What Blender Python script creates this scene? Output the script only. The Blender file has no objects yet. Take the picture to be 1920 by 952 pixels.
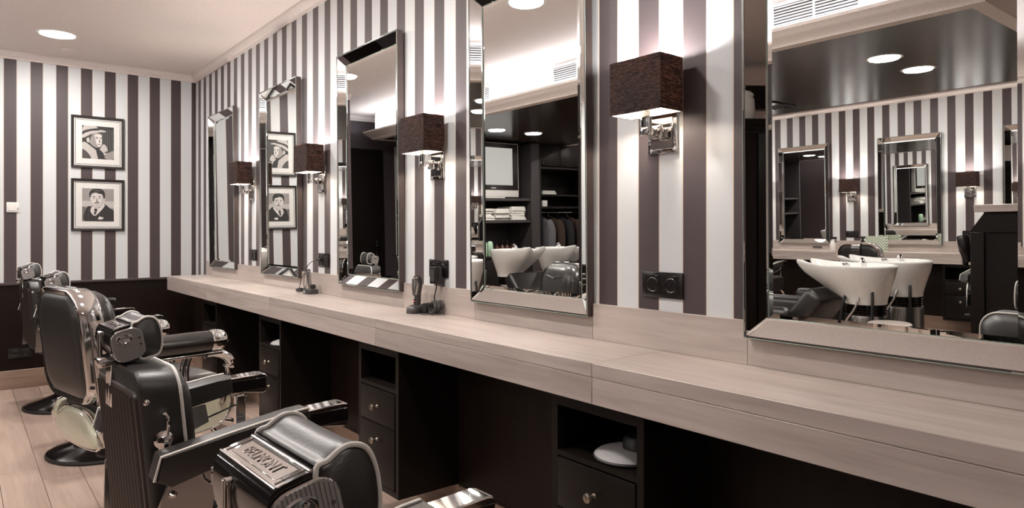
import bpy, bmesh, math, random
from mathutils import Vector, Matrix, Euler
random.seed(7)
R = math.radians
S = bpy.context.scene
C = S.collection

# ------------------------------------------------------------------ camera, world, exposure
cam = bpy.data.cameras.new('camera'); cam_o = bpy.data.objects.new('camera', cam); C.objects.link(cam_o)
cam.sensor_width = 36.0; cam.lens = 1275 / 1920 * 36; cam.shift_y = -(476 - 437) / 1920
cam.clip_start = 0.02
cam_o.location = (0, 0, 1.256); cam_o.rotation_euler = (R(90), 0, R(-39.1))
S.camera = cam_o
w = bpy.data.worlds.new('world'); S.world = w; w.use_nodes = True
w.node_tree.nodes['Background'].inputs[0].default_value = (1, .93, .88, 1)
w.node_tree.nodes['Background'].inputs[1].default_value = 0.03
S.view_settings.view_transform = 'Standard'; S.view_settings.look = 'None'
S.view_settings.exposure = 0.0; S.view_settings.gamma = 1.0; S.view_settings.use_curve_mapping = False
S.cycles.caustics_reflective = True; S.cycles.caustics_refractive = False

# room numbers (metres); the camera stands at the origin
XR, XL, YB, YF = 1.72, -5.33, 6.81, -2.6      # mirror wall, opposite wall, striped end wall, wall behind the camera
ZS, ZC = 2.66, 2.72                            # stripe top, ceiling
ZD = 2.38                                      # dark lowered ceiling
PITCH = 1.295
MIRROR_Y = [0.71 + PITCH * k for k in range(5)]
GAP_Y = [1.36, 2.66, 3.955, 5.235]
DOWN_W, SPOT_W, SCONCE_W, COVE_E = 23.0, 14.0, 13.0, 40.0
WARM = (1, .94, .89)

# ------------------------------------------------------------------ materials
def nd(nt, t, **kw):
    n = nt.nodes.new(t)
    for k, v in kw.items():
        if k in n.inputs: n.inputs[k].default_value = v
        else: setattr(n, k, v)
    return n
def mat(name, col, rough=.5, metal=0, spec=.5, coat=0, coat_rough=.1, bump=0, bscale=60, sheen=0, emit=None, es=0, trans=0, ior=1.5):
    m = bpy.data.materials.new(name); m.use_nodes = True; nt = m.node_tree; b = nt.nodes['Principled BSDF']
    b.inputs['Base Color'].default_value = (*col, 1); b.inputs['Roughness'].default_value = rough
    b.inputs['Metallic'].default_value = metal; b.inputs['Specular IOR Level'].default_value = spec
    b.inputs['Coat Weight'].default_value = coat; b.inputs['Coat Roughness'].default_value = coat_rough
    b.inputs['Sheen Weight'].default_value = sheen; b.inputs['IOR'].default_value = ior
    b.inputs['Transmission Weight'].default_value = trans
    if emit: b.inputs['Emission Color'].default_value = (*emit, 1); b.inputs['Emission Strength'].default_value = es
    tc = nd(nt, 'ShaderNodeTexCoord'); nz = nd(nt, 'ShaderNodeTexNoise', Scale=bscale, Detail=3.0)
    nt.links.new(tc.outputs['Object'], nz.inputs['Vector'])
    if bump:
        bp = nd(nt, 'ShaderNodeBump', Strength=bump, Distance=.002)
        nt.links.new(nz.outputs['Fac'], bp.inputs['Height']); nt.links.new(bp.outputs['Normal'], b.inputs['Normal'])
    if metal < .5 and not emit and not trans:      # slight mottling of the colour itself
        mx = nd(nt, 'ShaderNodeMix', data_type='RGBA')
        mx.inputs['A'].default_value = (*[c * .9 for c in col], 1); mx.inputs['B'].default_value = (*[min(1, c * 1.1) for c in col], 1)
        nt.links.new(nz.outputs['Fac'], mx.inputs['Factor']); nt.links.new(mx.outputs['Result'], b.inputs['Base Color'])
    return m
def wood(name, c1, c2, axis, rough=.45, sc=3.0, spec=.4):
    m = bpy.data.materials.new(name); m.use_nodes = True; nt = m.node_tree; b = nt.nodes['Principled BSDF']
    L = nt.links.new
    g = nd(nt, 'ShaderNodeNewGeometry'); oi = nd(nt, 'ShaderNodeObjectInfo')
    mp = nd(nt, 'ShaderNodeMapping'); s = [22.0, 22.0, 22.0]; s[axis] = 1.3
    mp.inputs['Scale'].default_value = s
    add = nd(nt, 'ShaderNodeVectorMath', operation='ADD'); sv = nd(nt, 'ShaderNodeVectorMath', operation='SCALE')
    cb = nd(nt, 'ShaderNodeCombineXYZ')
    for i in range(3): L(oi.outputs['Random'], cb.inputs[i])
    L(cb.outputs[0], sv.inputs[0]); sv.inputs['Scale'].default_value = 37.0
    L(g.outputs['Position'], mp.inputs['Vector']); L(mp.outputs[0], add.inputs[0]); L(sv.outputs[0], add.inputs[1])
    n1 = nd(nt, 'ShaderNodeTexNoise', Scale=sc, Detail=6.0, Roughness=.6, Distortion=.6); L(add.outputs[0], n1.inputs['Vector'])
    n2 = nd(nt, 'ShaderNodeTexNoise', Scale=sc * .25, Detail=2.0, Distortion=1.5); L(add.outputs[0], n2.inputs['Vector'])
    ad = nd(nt, 'ShaderNodeMath', operation='ADD'); L(n1.outputs['Fac'], ad.inputs[0]); L(n2.outputs['Fac'], ad.inputs[1])
    ml = nd(nt, 'ShaderNodeMath', operation='MULTIPLY'); L(ad.outputs[0], ml.inputs[0]); ml.inputs[1].default_value = .5
    cr = nd(nt, 'ShaderNodeValToRGB'); cr.color_ramp.elements[0].position = .36; cr.color_ramp.elements[1].position = .64
    cr.color_ramp.elements[0].color = (*c1, 1); cr.color_ramp.elements[1].color = (*c2, 1); L(ml.outputs[0], cr.inputs[0])
    hs = nd(nt, 'ShaderNodeHueSaturation'); L(cr.outputs[0], hs.inputs['Color'])
    mr = nd(nt, 'ShaderNodeMapRange'); L(oi.outputs['Random'], mr.inputs[0]); mr.inputs[3].default_value = .86; mr.inputs[4].default_value = 1.12
    L(mr.outputs[0], hs.inputs['Value']); L(hs.outputs[0], b.inputs['Base Color'])
    bp = nd(nt, 'ShaderNodeBump', Strength=.12, Distance=.001); L(n1.outputs['Fac'], bp.inputs['Height']); L(bp.outputs[0], b.inputs['Normal'])
    b.inputs['Roughness'].default_value = rough; b.inputs['Specular IOR Level'].default_value = spec
    return m
def stripes(name, axis, off, dark, light):
    """printed wallpaper: broad vertical stripes with a fine cream line on every edge and a woven grain"""
    m = bpy.data.materials.new(name); m.use_nodes = True; nt = m.node_tree; b = nt.nodes['Principled BSDF']; L = nt.links.new
    g = nd(nt, 'ShaderNodeNewGeometry'); sp = nd(nt, 'ShaderNodeSeparateXYZ'); L(g.outputs['Position'], sp.inputs[0])
    def mth(op, a, bv):
        n = nd(nt, 'ShaderNodeMath', operation=op)
        if hasattr(a, 'is_linked'): L(a, n.inputs[0])
        else: n.inputs[0].default_value = a
        if hasattr(bv, 'is_linked'): L(bv, n.inputs[1])
        else: n.inputs[1].default_value = bv
        return n.outputs[0]
    f = mth('FRACT', mth('DIVIDE', mth('SUBTRACT', sp.outputs[axis], off - 17.56), .1756), 0)
    isd = mth('LESS_THAN', f, .473)
    e1 = mth('LESS_THAN', mth('ABSOLUTE', mth('SUBTRACT', f, .482), 0), .011)
    e2 = mth('GREATER_THAN', f, .982)
    edge = mth('MAXIMUM', e1, e2)
    mp = nd(nt, 'ShaderNodeMapping'); mp.inputs['Scale'].default_value = (900, 900, 60); L(g.outputs['Position'], mp.inputs[0])
    nz = nd(nt, 'ShaderNodeTexNoise', Scale=1.0, Detail=2.0); L(mp.outputs[0], nz.inputs['Vector'])
    def tint(c, k):
        mx = nd(nt, 'ShaderNodeMix', data_type='RGBA'); L(nz.outputs['Fac'], mx.inputs['Factor'])
        mx.inputs['A'].default_value = (*[v * (1 - k) for v in c], 1); mx.inputs['B'].default_value = (*[v * (1 + k) for v in c], 1)
        return mx.outputs['Result']
    m1 = nd(nt, 'ShaderNodeMix', data_type='RGBA'); L(isd, m1.inputs['Factor']); L(tint(light, .05), m1.inputs['A']); L(tint(dark, .25), m1.inputs['B'])
    m2 = nd(nt, 'ShaderNodeMix', data_type='RGBA'); L(edge, m2.inputs['Factor']); L(m1.outputs['Result'], m2.inputs['A']); m2.inputs['B'].default_value = (.62, .52, .44, 1)
    L(m2.outputs['Result'], b.inputs['Base Color'])
    b.inputs['Roughness'].default_value = .52; b.inputs['Specular IOR Level'].default_value = .5
    b.inputs['Sheen Weight'].default_value = .30; b.inputs['Sheen Roughness'].default_value = .35
    return m

DARK, LIGHT = (.056, .040, .042), (.61, .625, .635)
M = {}
M['stripe_r'] = stripes('wallpaper_mirror_wall', 1, 1.554, DARK, LIGHT)
M['stripe_b'] = stripes('wallpaper_end_wall', 0, .277, DARK, LIGHT)
M['stripe_l'] = stripes('wallpaper_opposite_wall', 1, 4.907, DARK, LIGHT)
M['ceil'] = mat('ceiling_plaster', (.74, .65, .605), .8, spec=.2)
M['trim'] = mat('white_trim', (.70, .62, .58), .5, spec=.4)
M['fascia'] = mat('white_fascia', (.72, .70, .69), .6, spec=.3)
M['counter'] = wood('limed_oak_counter', (.37, .312, .280), (.50, .432, .395), 1, .33, 2.5, .6)
M['floor'] = wood('oak_floor', (.37, .265, .212), (.49, .375, .31), 1, .42, 2.2, .4)
M['base_y'] = wood('oak_baseboard_y', (.26, .175, .125), (.36, .26, .20), 1, .45, 2.5)
M['base_x'] = wood('oak_baseboard_x', (.26, .175, .125), (.36, .26, .20), 0, .45, 2.5)
M['sub'] = mat('floor_screed', (.10, .07, .055), .9)
M['panel'] = wood('dark_brown_panel', (.0075, .0036, .0022), (.013, .0065, .0042), 2, .45, 2.0, .2)
M['black'] = mat('black_lacquer', (.0065, .0044, .0034), .38, spec=.25)
M['dark_wall'] = mat('dark_aubergine_paint', (.060, .046, .052), .45)
M['dark_ceil'] = mat('dark_gloss_ceiling', (.030, .018, .014), .20, spec=.65)
M['casing'] = mat('mirror_casing', (.050, .034, .032), .42)
M['frame_black'] = mat('dark_brown_frame', (.012, .008, .007), .4)
M['mirror'] = mat('mirror_silver', (.90, .91, .895), .0, 1)
M['chrome'] = mat('chrome', (.80, .79, .785), .07, 1)
M['smoked'] = mat('polished_black_shell', (.012, .010, .0095), .10, spec=.7)
M['steel'] = mat('brushed_steel', (.56, .545, .53), .24, 1)
M['nickel'] = mat('aged_nickel', (.42, .37, .31), .28, 1)
M['leather'] = mat('black_leather', (.0085, .0068, .0062), .42, spec=.8, coat=.15, coat_rough=.35, bump=.2, bscale=220)
M['old_leather'] = mat('worn_black_leather', (.011, .009, .008), .27, spec=.8, coat=.5, coat_rough=.2, bump=.3, bscale=35)
M['vinyl'] = mat('ribbed_brown_black_vinyl', (.026, .017, .014), .42, spec=.5)
M['piping'] = mat('white_piping', (.72, .69, .65), .45)
M['grey_plate'] = mat('ribbed_grey_plate', (.34, .325, .31), .36, .2)
M['cream'] = mat('cream_enamel', (.62, .61, .47), .16, spec=.6, coat=.6)
M['gloss_black'] = mat('gloss_black_base', (.008, .006, .006), .12, spec=.6, coat=.5)
M['rubber'] = mat('black_rubber', (.012, .011, .011), .5)
M['plastic'] = mat('black_plastic', (.010, .008, .008), .22, spec=.5)
M['dgrey'] = mat('dark_grey_plastic', (.045, .04, .04), .38)
M['lgrey'] = mat('pale_grey_plastic', (.34, .33, .325), .5)
M['white'] = mat('white_plastic', (.74, .72, .69), .35)
M['porcelain'] = mat('white_porcelain', (.76, .745, .72), .08, spec=.6, coat=.5, coat_rough=.03)
M['towel'] = mat('white_towel', (.68, .66, .62), .95, spec=.1, bump=.8, bscale=180, sheen=.4)
M['paper'] = mat('white_mount', (.68, .665, .64), .7, spec=.2)
M['green'] = mat('pale_green_plastic', (.42, .60, .44), .35)
M['vgreen'] = mat('bright_green_label', (.18, .55, .12), .4)
M['amber'] = mat('dark_amber_bottle', (.06, .018, .014), .12, spec=.6)
M['jacket_g'] = mat('grey_cloth', (.11, .105, .115), .9, spec=.1)
M['jacket_b'] = mat('brown_cloth', (.045, .030, .024), .9, spec=.1)
M['jacket_k'] = mat('charcoal_cloth', (.022, .020, .022), .9, spec=.1)
M['shelf'] = mat('dark_grey_shelf', (.036, .030, .031), .45)
M['tv_grey'] = mat('silver_tv_plastic', (.52, .50, .475), .35)
M['led'] = mat('led_strip', (1, 1, 1), .5, emit=(.88, .93, 1), es=COVE_E)
M['lamp'] = mat('downlight_diffuser', (1, 1, 1), .5, emit=(1, .95, .90), es=14)
M['bulb'] = mat('frosted_bulb', (1, 1, 1), .4, emit=(1, .87, .72), es=18)
M['screen'] = mat('lit_screen', (.05, .05, .05), .15, emit=(1, .95, .90), es=.50)
M['green_led'] = mat('small_led', (.1, .1, .1), .3, emit=(1, .15, .1), es=1.2)
for i, v in enumerate((.006, .02, .055, .13, .27, .45, .60)): M['tone%d' % i] = mat('print_tone', (v, v * .93, v * .89), .5)
def shade_mats():
    m = bpy.data.materials.new('brown_linen_shade'); m.use_nodes = True; nt = m.node_tree; L = nt.links.new
    b = nt.nodes['Principled BSDF']; out = nt.nodes['Material Output']
    tc = nd(nt, 'ShaderNodeTexCoord'); mp = nd(nt, 'ShaderNodeMapping'); mp.inputs['Scale'].default_value = (55, 55, 330); L(tc.outputs['Object'], mp.inputs[0])
    nz = nd(nt, 'ShaderNodeTexNoise', Scale=1.0, Detail=4.0, Roughness=.7); L(mp.outputs[0], nz.inputs['Vector'])
    cr = nd(nt, 'ShaderNodeValToRGB'); cr.color_ramp.elements[0].position = .36; cr.color_ramp.elements[1].position = .68
    cr.color_ramp.elements[0].color = (.010, .007, .007, 1); cr.color_ramp.elements[1].color = (.050, .034, .030, 1); L(nz.outputs['Fac'], cr.inputs[0])
    L(cr.outputs[0], b.inputs['Base Color']); b.inputs['Roughness'].default_value = .85; b.inputs['Specular IOR Level'].default_value = .2
    tr = nd(nt, 'ShaderNodeBsdfTranslucent'); c2 = nd(nt, 'ShaderNodeValToRGB'); c2.color_ramp.elements[0].position = .42; c2.color_ramp.elements[1].position = .75
    c2.color_ramp.elements[0].color = (.025, .012, .009, 1); c2.color_ramp.elements[1].color = (.50, .28, .19, 1); L(nz.outputs['Fac'], c2.inputs[0]); L(c2.outputs[0], tr.inputs[0])
    ad = nd(nt, 'ShaderNodeAddShader'); L(b.outputs[0], ad.inputs[0]); L(tr.outputs[0], ad.inputs[1]); L(ad.outputs[0], out.inputs[0])
    M['shade'] = m
    m = bpy.data.materials.new('white_shade_liner'); m.use_nodes = True; nt = m.node_tree; L = nt.links.new
    b = nt.nodes['Principled BSDF']; out = nt.nodes['Material Output']; b.inputs['Base Color'].default_value = (.75, .72, .68, 1); b.inputs['Roughness'].default_value = .8
    tr = nd(nt, 'ShaderNodeBsdfTranslucent'); tr.inputs[0].default_value = (.5, .44, .38, 1)
    mx = nd(nt, 'ShaderNodeMixShader'); mx.inputs[0].default_value = .3; L(b.outputs[0], mx.inputs[1]); L(tr.outputs[0], mx.inputs[2]); L(mx.outputs[0], out.inputs[0])
    M['liner'] = m
shade_mats()
def gingham():
    m = bpy.data.materials.new('green_white_diagonal_print'); m.use_nodes = True; nt = m.node_tree; L = nt.links.new; b = nt.nodes['Principled BSDF']
    tc = nd(nt, 'ShaderNodeTexCoord'); wv = nd(nt, 'ShaderNodeTexWave', Scale=14.0); mp = nd(nt, 'ShaderNodeMapping'); mp.inputs['Rotation'].default_value = (R(45), 0, 0)
    L(tc.outputs['Object'], mp.inputs[0]); L(mp.outputs[0], wv.inputs['Vector']); wv.bands_direction = 'Y'
    cr = nd(nt, 'ShaderNodeValToRGB'); cr.color_ramp.interpolation = 'CONSTANT'; cr.color_ramp.elements[1].position = .6
    cr.color_ramp.elements[0].color = (.66, .66, .6, 1); cr.color_ramp.elements[1].color = (.16, .26, .12, 1); L(wv.outputs['Fac'], cr.inputs[0]); L(cr.outputs[0], b.inputs['Base Color'])
    M['diag'] = m
gingham()

# ------------------------------------------------------------------ mesh helpers
def NB(): return bmesh.new()
def bx(bm, lo, hi, r=0, seg=2, T=None):
    vs = [bm.verts.new((x, y, z)) for x in (lo[0], hi[0]) for y in (lo[1], hi[1]) for z in (lo[2], hi[2])]
    fs = [(0, 1, 3, 2), (4, 6, 7, 5), (0, 4, 5, 1), (2, 3, 7, 6), (0, 2, 6, 4), (1, 5, 7, 3)]
    F = [bm.faces.new([vs[i] for i in f]) for f in fs]
    V = set(vs)
    if r:
        es = {e for f in F for e in f.edges}
        res = bmesh.ops.bevel(bm, geom=list(es), offset=r, segments=seg, profile=.5, affect='EDGES')
        V = {v for v in vs if v.is_valid} | {v for f in res['faces'] for v in f.verts}
    if T is not None: bmesh.ops.transform(bm, matrix=T, verts=list(V))
    return V
def ring_frames(pts):
    P = [Vector(p) for p in pts]; out = []; n = None
    for i, p in enumerate(P):
        t = (P[min(i + 1, len(P) - 1)] - P[max(i - 1, 0)]).normalized()
        if n is None:
            n = t.orthogonal().normalized()
            if abs(t.z) < .95:
                n = Vector((0, 0, 1)) - t * t.z; n.normalize()
        else: n = (n - t * n.dot(t)).normalized()
        out.append((p, n, t.cross(n)))
    return out
def tube(bm, pts, r, n=10, cap=True, flat=1.0):
    rr = r if isinstance(r, (list, tuple)) else [r] * len(pts); rings = []
    for (p, a, b), q in zip(ring_frames(pts), rr):
        rings.append([bm.verts.new(p + a * (q * flat * math.cos(2 * math.pi * k / n)) + b * (q * math.sin(2 * math.pi * k / n))) for k in range(n)])
    for i in range(len(rings) - 1):
        for k in range(n): bm.faces.new((rings[i][k], rings[i][(k + 1) % n], rings[i + 1][(k + 1) % n], rings[i + 1][k]))
    if cap: bm.faces.new(rings[0][::-1]); bm.faces.new(rings[-1])
def smooth_pts(pts, n=6):
    P = [Vector(p) for p in pts]; out = []
    for i in range(len(P) - 1):
        p0, p1, p2, p3 = P[max(i - 1, 0)], P[i], P[i + 1], P[min(i + 2, len(P) - 1)]
        for k in range(n):
            t = k / n
            out.append(.5 * ((2 * p1) + (p2 - p0) * t + (2 * p0 - 5 * p1 + 4 * p2 - p3) * t * t + (3 * p1 - p0 - 3 * p2 + p3) * t ** 3))
    return out + [P[-1]]
def loft(bm, rings, cap=(True, True), T=None):
    V = []; n = len(rings[0])
    for r in rings: V.append([bm.verts.new(T @ Vector(p) if T is not None else p) for p in r])
    for i in range(len(V) - 1):
        for k in range(n): bm.faces.new((V[i][k], V[i][(k + 1) % n], V[i + 1][(k + 1) % n], V[i + 1][k]))
    if cap[0]: bm.faces.new(V[0][::-1])
    if cap[1]: bm.faces.new(V[-1])
def lathe(bm, prof, n=24, T=None, cap=(True, True)):
    loft(bm, [[(max(r, 1e-4) * math.cos(2 * math.pi * k / n), max(r, 1e-4) * math.sin(2 * math.pi * k / n), z) for k in range(n)] for r, z in prof], cap, T)
def cyl(bm, p0, p1, r0, r1=None, n=16):
    r1 = r0 if r1 is None else r1; tube(bm, [p0, p1], [r0, r1], n)
def prism(bm, poly, c0, c1, axes='xzy', T=None):
    """polygon in the plane of the first two axes, extruded along the third"""
    ix = ['xyz'.index(a) for a in axes]
    def P(a, b, c):
        v = [0, 0, 0]; v[ix[0]] = a; v[ix[1]] = b; v[ix[2]] = c
        return v
    loft(bm, [[P(a, b, c0) for a, b in poly], [P(a, b, c1) for a, b in poly]], T=T)
def rrect(w, h, r, n=5, cx=0, cy=0):
    out = []
    for sx, sy, a0 in ((1, 1, 0), (-1, 1, 90), (-1, -1, 180), (1, -1, 270)):
        for k in range(n + 1):
            a = R(a0 + 90 * k / n); out.append((cx + sx * (w / 2 - r) + r * math.cos(a), cy + sy * (h / 2 - r) + r * math.sin(a)))
    return out
def obj(name, bm, m, parent=None, ang=38, loc=None, smooth=True):
    bmesh.ops.recalc_face_normals(bm, faces=bm.faces)
    me = bpy.data.meshes.new(name); bm.to_mesh(me); bm.free()
    for q in (m if isinstance(m, list) else [m]): me.materials.append(M[q] if isinstance(q, str) else q)
    if smooth:
        for p in me.polygons: p.use_smooth = True
        me.set_sharp_from_angle(angle=R(ang))
    o = bpy.data.objects.new(name, me); C.objects.link(o)
    if parent is not None: o.parent = parent
    if loc: o.location = loc
    return o
def tag(o, label, cat, group=None):
    o['label'] = label; o['category'] = cat
    if group: o['group'] = group
    return o
def thing(name, label, cat, loc=(0, 0, 0), rz=0, group=None):
    o = bpy.data.objects.new(name, None); C.objects.link(o); o.empty_display_size = .05
    o.location = loc; o.rotation_euler = (0, 0, rz)
    return tag(o, label, cat, group)
def struct(name, bm, m, parent=None, smooth=False):
    o = obj(name, bm, m, parent, smooth=smooth)
    if parent is None: o['kind'] = 'structure'
    return o
def boxobj(name, lo, hi, m, parent=None, r=0, seg=1):
    b = NB(); bx(b, lo, hi, r, seg); return obj(name, b, m, parent)
def dup(root, loc, rz=None, label=None, cat=None, group=None):
    r = root.copy(); C.objects.link(r); r.location = loc
    if rz is not None: r.rotation_euler = (r.rotation_euler[0], r.rotation_euler[1], rz)
    if label: r['label'] = label
    if cat: r['category'] = cat
    if group: r['group'] = group
    def rec(src, par):
        for ch in list(src.children):
            c = ch.copy(); C.objects.link(c); c.parent = par; rec(ch, c)
    rec(root, r)
    return r
def light(name, kind, power, loc, parent=None, col=WARM, size=.1, rot=(0, 0, 0), spread=None):
    d = bpy.data.lights.new(name, kind); d.energy = power; d.color = col
    if kind == 'AREA':
        d.shape = 'DISK'; d.size = size
        if spread: d.spread = spread
    else: d.shadow_soft_size = size
    o = bpy.data.objects.new(name, d); C.objects.link(o); o.location = loc; o.rotation_euler = rot
    if parent is not None: o.parent = parent
    return o

# ------------------------------------------------------------------ room shell
b = NB(); bx(b, (XL - .1, YF - .1, -.08), (XR + .1, 8.2, -.0085)); floor = struct('floor', b, 'sub')
plank_me = {}
PW = .172; x = XR - .015; col = 0
while x > XL + .02:
    x0 = max(x - PW, XL + .005); y = -1.9 - random.uniform(0, 1.6)
    while y < 8.09:
        ln = random.choice((1.55, 1.95, 2.35)); y0, y1 = max(y, -1.9), min(y + ln, 8.09)
        if y1 - y0 > .06 and not (x0 > .12 and y0 > YB):
            if x0 > .12: y1 = min(y1, YB - .004)
            k = (round(x - x0, 3), round(y1 - y0, 3))
            if k not in plank_me:
                bb = NB(); bx(bb, (-k[0] / 2 + .0008, -k[1] / 2 + .0008, -.0085), (k[0] / 2 - .0008, k[1] / 2 - .0008, 0), .0012, 1)
                o = obj('plank', bb, 'floor', floor); plank_me[k] = o.data
            else:
                o = bpy.data.objects.new('plank', plank_me[k]); C.objects.link(o); o.parent = floor
            o.location = ((x + x0) / 2, (y0 + y1) / 2, 0)
        y += ln
    x -= PW; col += 1
b = NB(); bx(b, (XL - .1, YF - .1, ZC), (XR + .1, 8.2, ZC + .1)); struct('ceiling', b, 'ceil')
b = NB(); bx(b, (XR, YF - .1, 0), (XR + .1, 8.2, ZC)); struct('wall_right', b, 'stripe_r')
b = NB(); bx(b, (.12, YB, 0), (XR, 8.2, ZC)); struct('wall_back', b, 'stripe_b')
b = NB(); bx(b, (XL, 8.1, 0), (.12, 8.2, ZC)); struct('wall_back', b, 'dark_wall')
b = NB(); bx(b, (XL - .1, YF - .1, 0), (XL, 8.2, ZC)); struct('wall_left', b, 'stripe_l')
b = NB(); bx(b, (XL, YF - .1, 0), (XR, YF, ZC)); struct('wall_front', b, 'trim')
# small crown mouldings
CROWN = [(0, 0), (.012, 0), (.016, .012), (.030, .020), (.046, .040), (.052, .052), (.052, .0595), (0, .0595)]
def crown(n, a0, a1, wall):
    b = NB()
    if wall == 'r': prism(b, [(XR - x, ZS + z) for x, z in CROWN], a0, a1, 'xzy')
    if wall == 'l': prism(b, [(XL + x, ZS + z) for x, z in CROWN], a0, a1, 'xzy')
    if wall == 'b': prism(b, [(YB - x, ZS + z) for x, z in CROWN], a0, a1, 'yzx')
    if wall == 'e': prism(b, [(8.1 - x, ZS + z) for x, z in CROWN], a0, a1, 'yzx')
    struct('trim_%d' % n, b, 'trim', smooth=True)
crown(1, YF, YB, 'r'); crown(2, .12, XR, 'b'); crown(3, YF, 8.1, 'l'); crown(4, XL, .12, 'e')
# dark wainscot of the end wall: panel, rail and oak baseboard
b = NB(); bx(b, (.125, YB - .012, .15), (XR, YB, .835)); o = struct('trim_5', b, 'panel')
b = NB(); bx(b, (.125, YB - .026, .835), (XR, YB, .857), .004, 2); obj('rail', b, 'casing', o)
b = NB(); bx(b, (.125, YB - .018, 0), (.9, YB, .15), .003, 1); bb = struct('baseboard_back', b, 'base_x')
b = NB(); bx(b, (.901, YB - .018, 0), (XR, YB, .15), .003, 1); obj('board', b, 'base_x', bb)
# dark panelling under the counter on the mirror wall, boards of the oak baseboard, likewise opposite
def under_panel(n, xw, sgn, side):
    par = None
    ys = [YF] + [.06 + PITCH * k for k in range(0, 5)] + [YB - .03]
    for i in range(len(ys) - 1):
        b = NB(); bx(b, tuple(sorted((xw, xw + sgn * .012)))[0:1] + (ys[i] + .001, .15), tuple(sorted((xw, xw + sgn * .012)))[1:2] + (ys[i + 1] - .001, .79))
        par_new = struct('trim_%d' % n, b, 'panel') if par is None else obj('panel', b, 'panel', par, smooth=False)
        par = par or par_new
    par = None
    ys = [YF, -.6, 1.0, 2.47, 4.1, 5.3, YB - .02]
    for i in range(len(ys) - 1):
        b = NB(); bx(b, (min(xw, xw + sgn * .02), ys[i] + .0006, 0), (max(xw, xw + sgn * .02), ys[i + 1] - .0006, .15), .003, 1)
        par_new = struct('baseboard_' + side, b, 'base_y') if par is None else obj('board', b, 'base_y', par)
        par = par or par_new
under_panel(6, XR, -1, 'right'); under_panel(7, XL, 1, 'left')

# lowered dark ceiling over the wash area, with fascia, cornice and cove light
IX0, IX1, IY0, IY1 = -3.27, -.66, 1.19, 7.72
b = NB(); bx(b, (IX0 + .02, IY0 + .02, ZD + .004), (IX1 - .02, IY1 - .02, ZD + .05)); dc = struct('ceiling', b, 'dark_ceil')
b = NB()
bx(b, (IX1 - .04, IY0, ZD + .09), (IX1, IY1, ZC)); bx(b, (IX0, IY0, ZD + .09), (IX0 + .04, IY1, ZC))
bx(b, (IX0 + .04, IY0, ZD + .09), (IX1 - .04, IY0 + .04, ZC)); bx(b, (IX0 + .04, IY1 - .04, ZD + .09), (IX1 - .04, IY1, ZC))
fas = struct('trim_8', b, 'fascia')
COR = [(-.05, 0), (.030, 0), (.034, .012), (.044, .022), (.072, .046), (.092, .060), (.104, .078), (.112, .084), (.112, .104), (.100, .104), (.100, .090), (-.05, .090)]
def mitred(pr, zz):
    out = []
    for p, z in zip(pr, zz):
        out.append([(IX0 - p, IY0 - p, z), (IX1 + p, IY0 - p, z), (IX1 + p, IY1 + p, z), (IX0 - p, IY1 + p, z)])
    return out
b = NB(); rg = mitred([p for p, z in COR], [ZD + z for p, z in COR]); loft(b, rg + [rg[0]], (False, False)); bmesh.ops.remove_doubles(b, verts=b.verts, dist=1e-5)
struct('trim_9', b, 'trim', smooth=True)
def strip(lo, hi, parent):
    b = NB(); bx(b, lo, hi); return obj('led_strip', b, 'led', parent)
strip((IX1 + .035, IY0 - .05, ZD + .0905), (IX1 + .085, IY1 + .05, ZD + .0945), fas)
strip((IX0 - .05, IY0 - .085, ZD + .0905), (IX1 + .03, IY0 - .035, ZD + .0945), fas)
strip((IX0 - .085, IY0 - .05, ZD + .0905), (IX0 - .055, IY1 + .05, ZD + .0945), fas)
# air grilles in the fascia
for i, (y0, y1) in enumerate(((1.78, 2.34), (3.80, 4.42), (5.32, 5.95))):
    v = thing('air_grille', ('white slatted air grille nearest the corner of the lit fascia', 'white slatted air grille in the middle of the lit fascia', 'white slatted air grille furthest along the lit fascia')[i], 'grille', (IX1, (y0 + y1) / 2, 2.585), 0, 'air grilles above the cornice')
    hw = (y1 - y0) / 2; b = NB()
    for lo, hi in (((0, -hw, .065), (.010, hw, .08)), ((0, -hw, -.08), (.010, hw, -.065)), ((0, -hw, -.065), (.010, -hw + .015, .065)), ((0, hw - .015, -.065), (.010, hw, .065)), ((0, -.006, -.065), (.009, .006, .065))): bx(b, lo, hi)
    obj('frame', b, 'fascia', v); boxobj('backing', (.0005, -hw + .015, -.065), (.002, hw - .015, .065), 'shelf', v)
    for k in range(7):
        b = NB(); bx(b, (-.0012, -hw + .016, -.0050), (.0012, hw - .016, .0050), T=Matrix.Translation((.0065, 0, -.055 + k * .0183)) @ Matrix.Rotation(R(-25), 4, 'Y')); obj('slat', b, 'fascia', v)
# swirl grilles in the dark ceiling
for i, (x, y) in enumerate(((-2.65, 3.55), (-3.0, 5.5))):
    v = thing('swirl_diffuser', ('black square swirl diffuser in dark ceiling near two washbasins', 'black square swirl diffuser in dark ceiling before the wardrobe')[i], 'diffuser', (x, y, ZD + .004))
    boxobj('plate', (-.2, -.2, -.012), (.2, .2, 0), 'gloss_black', v, .003)
    for k in range(16):
        b = NB(); bx(b, (.05, -.004, -.017), (.17, .010, -.012), T=Matrix.Rotation(2 * math.pi * k / 16, 4, 'Z') @ Matrix.Rotation(R(8), 4, 'X')); obj('vane', b, 'dgrey', v)

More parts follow.
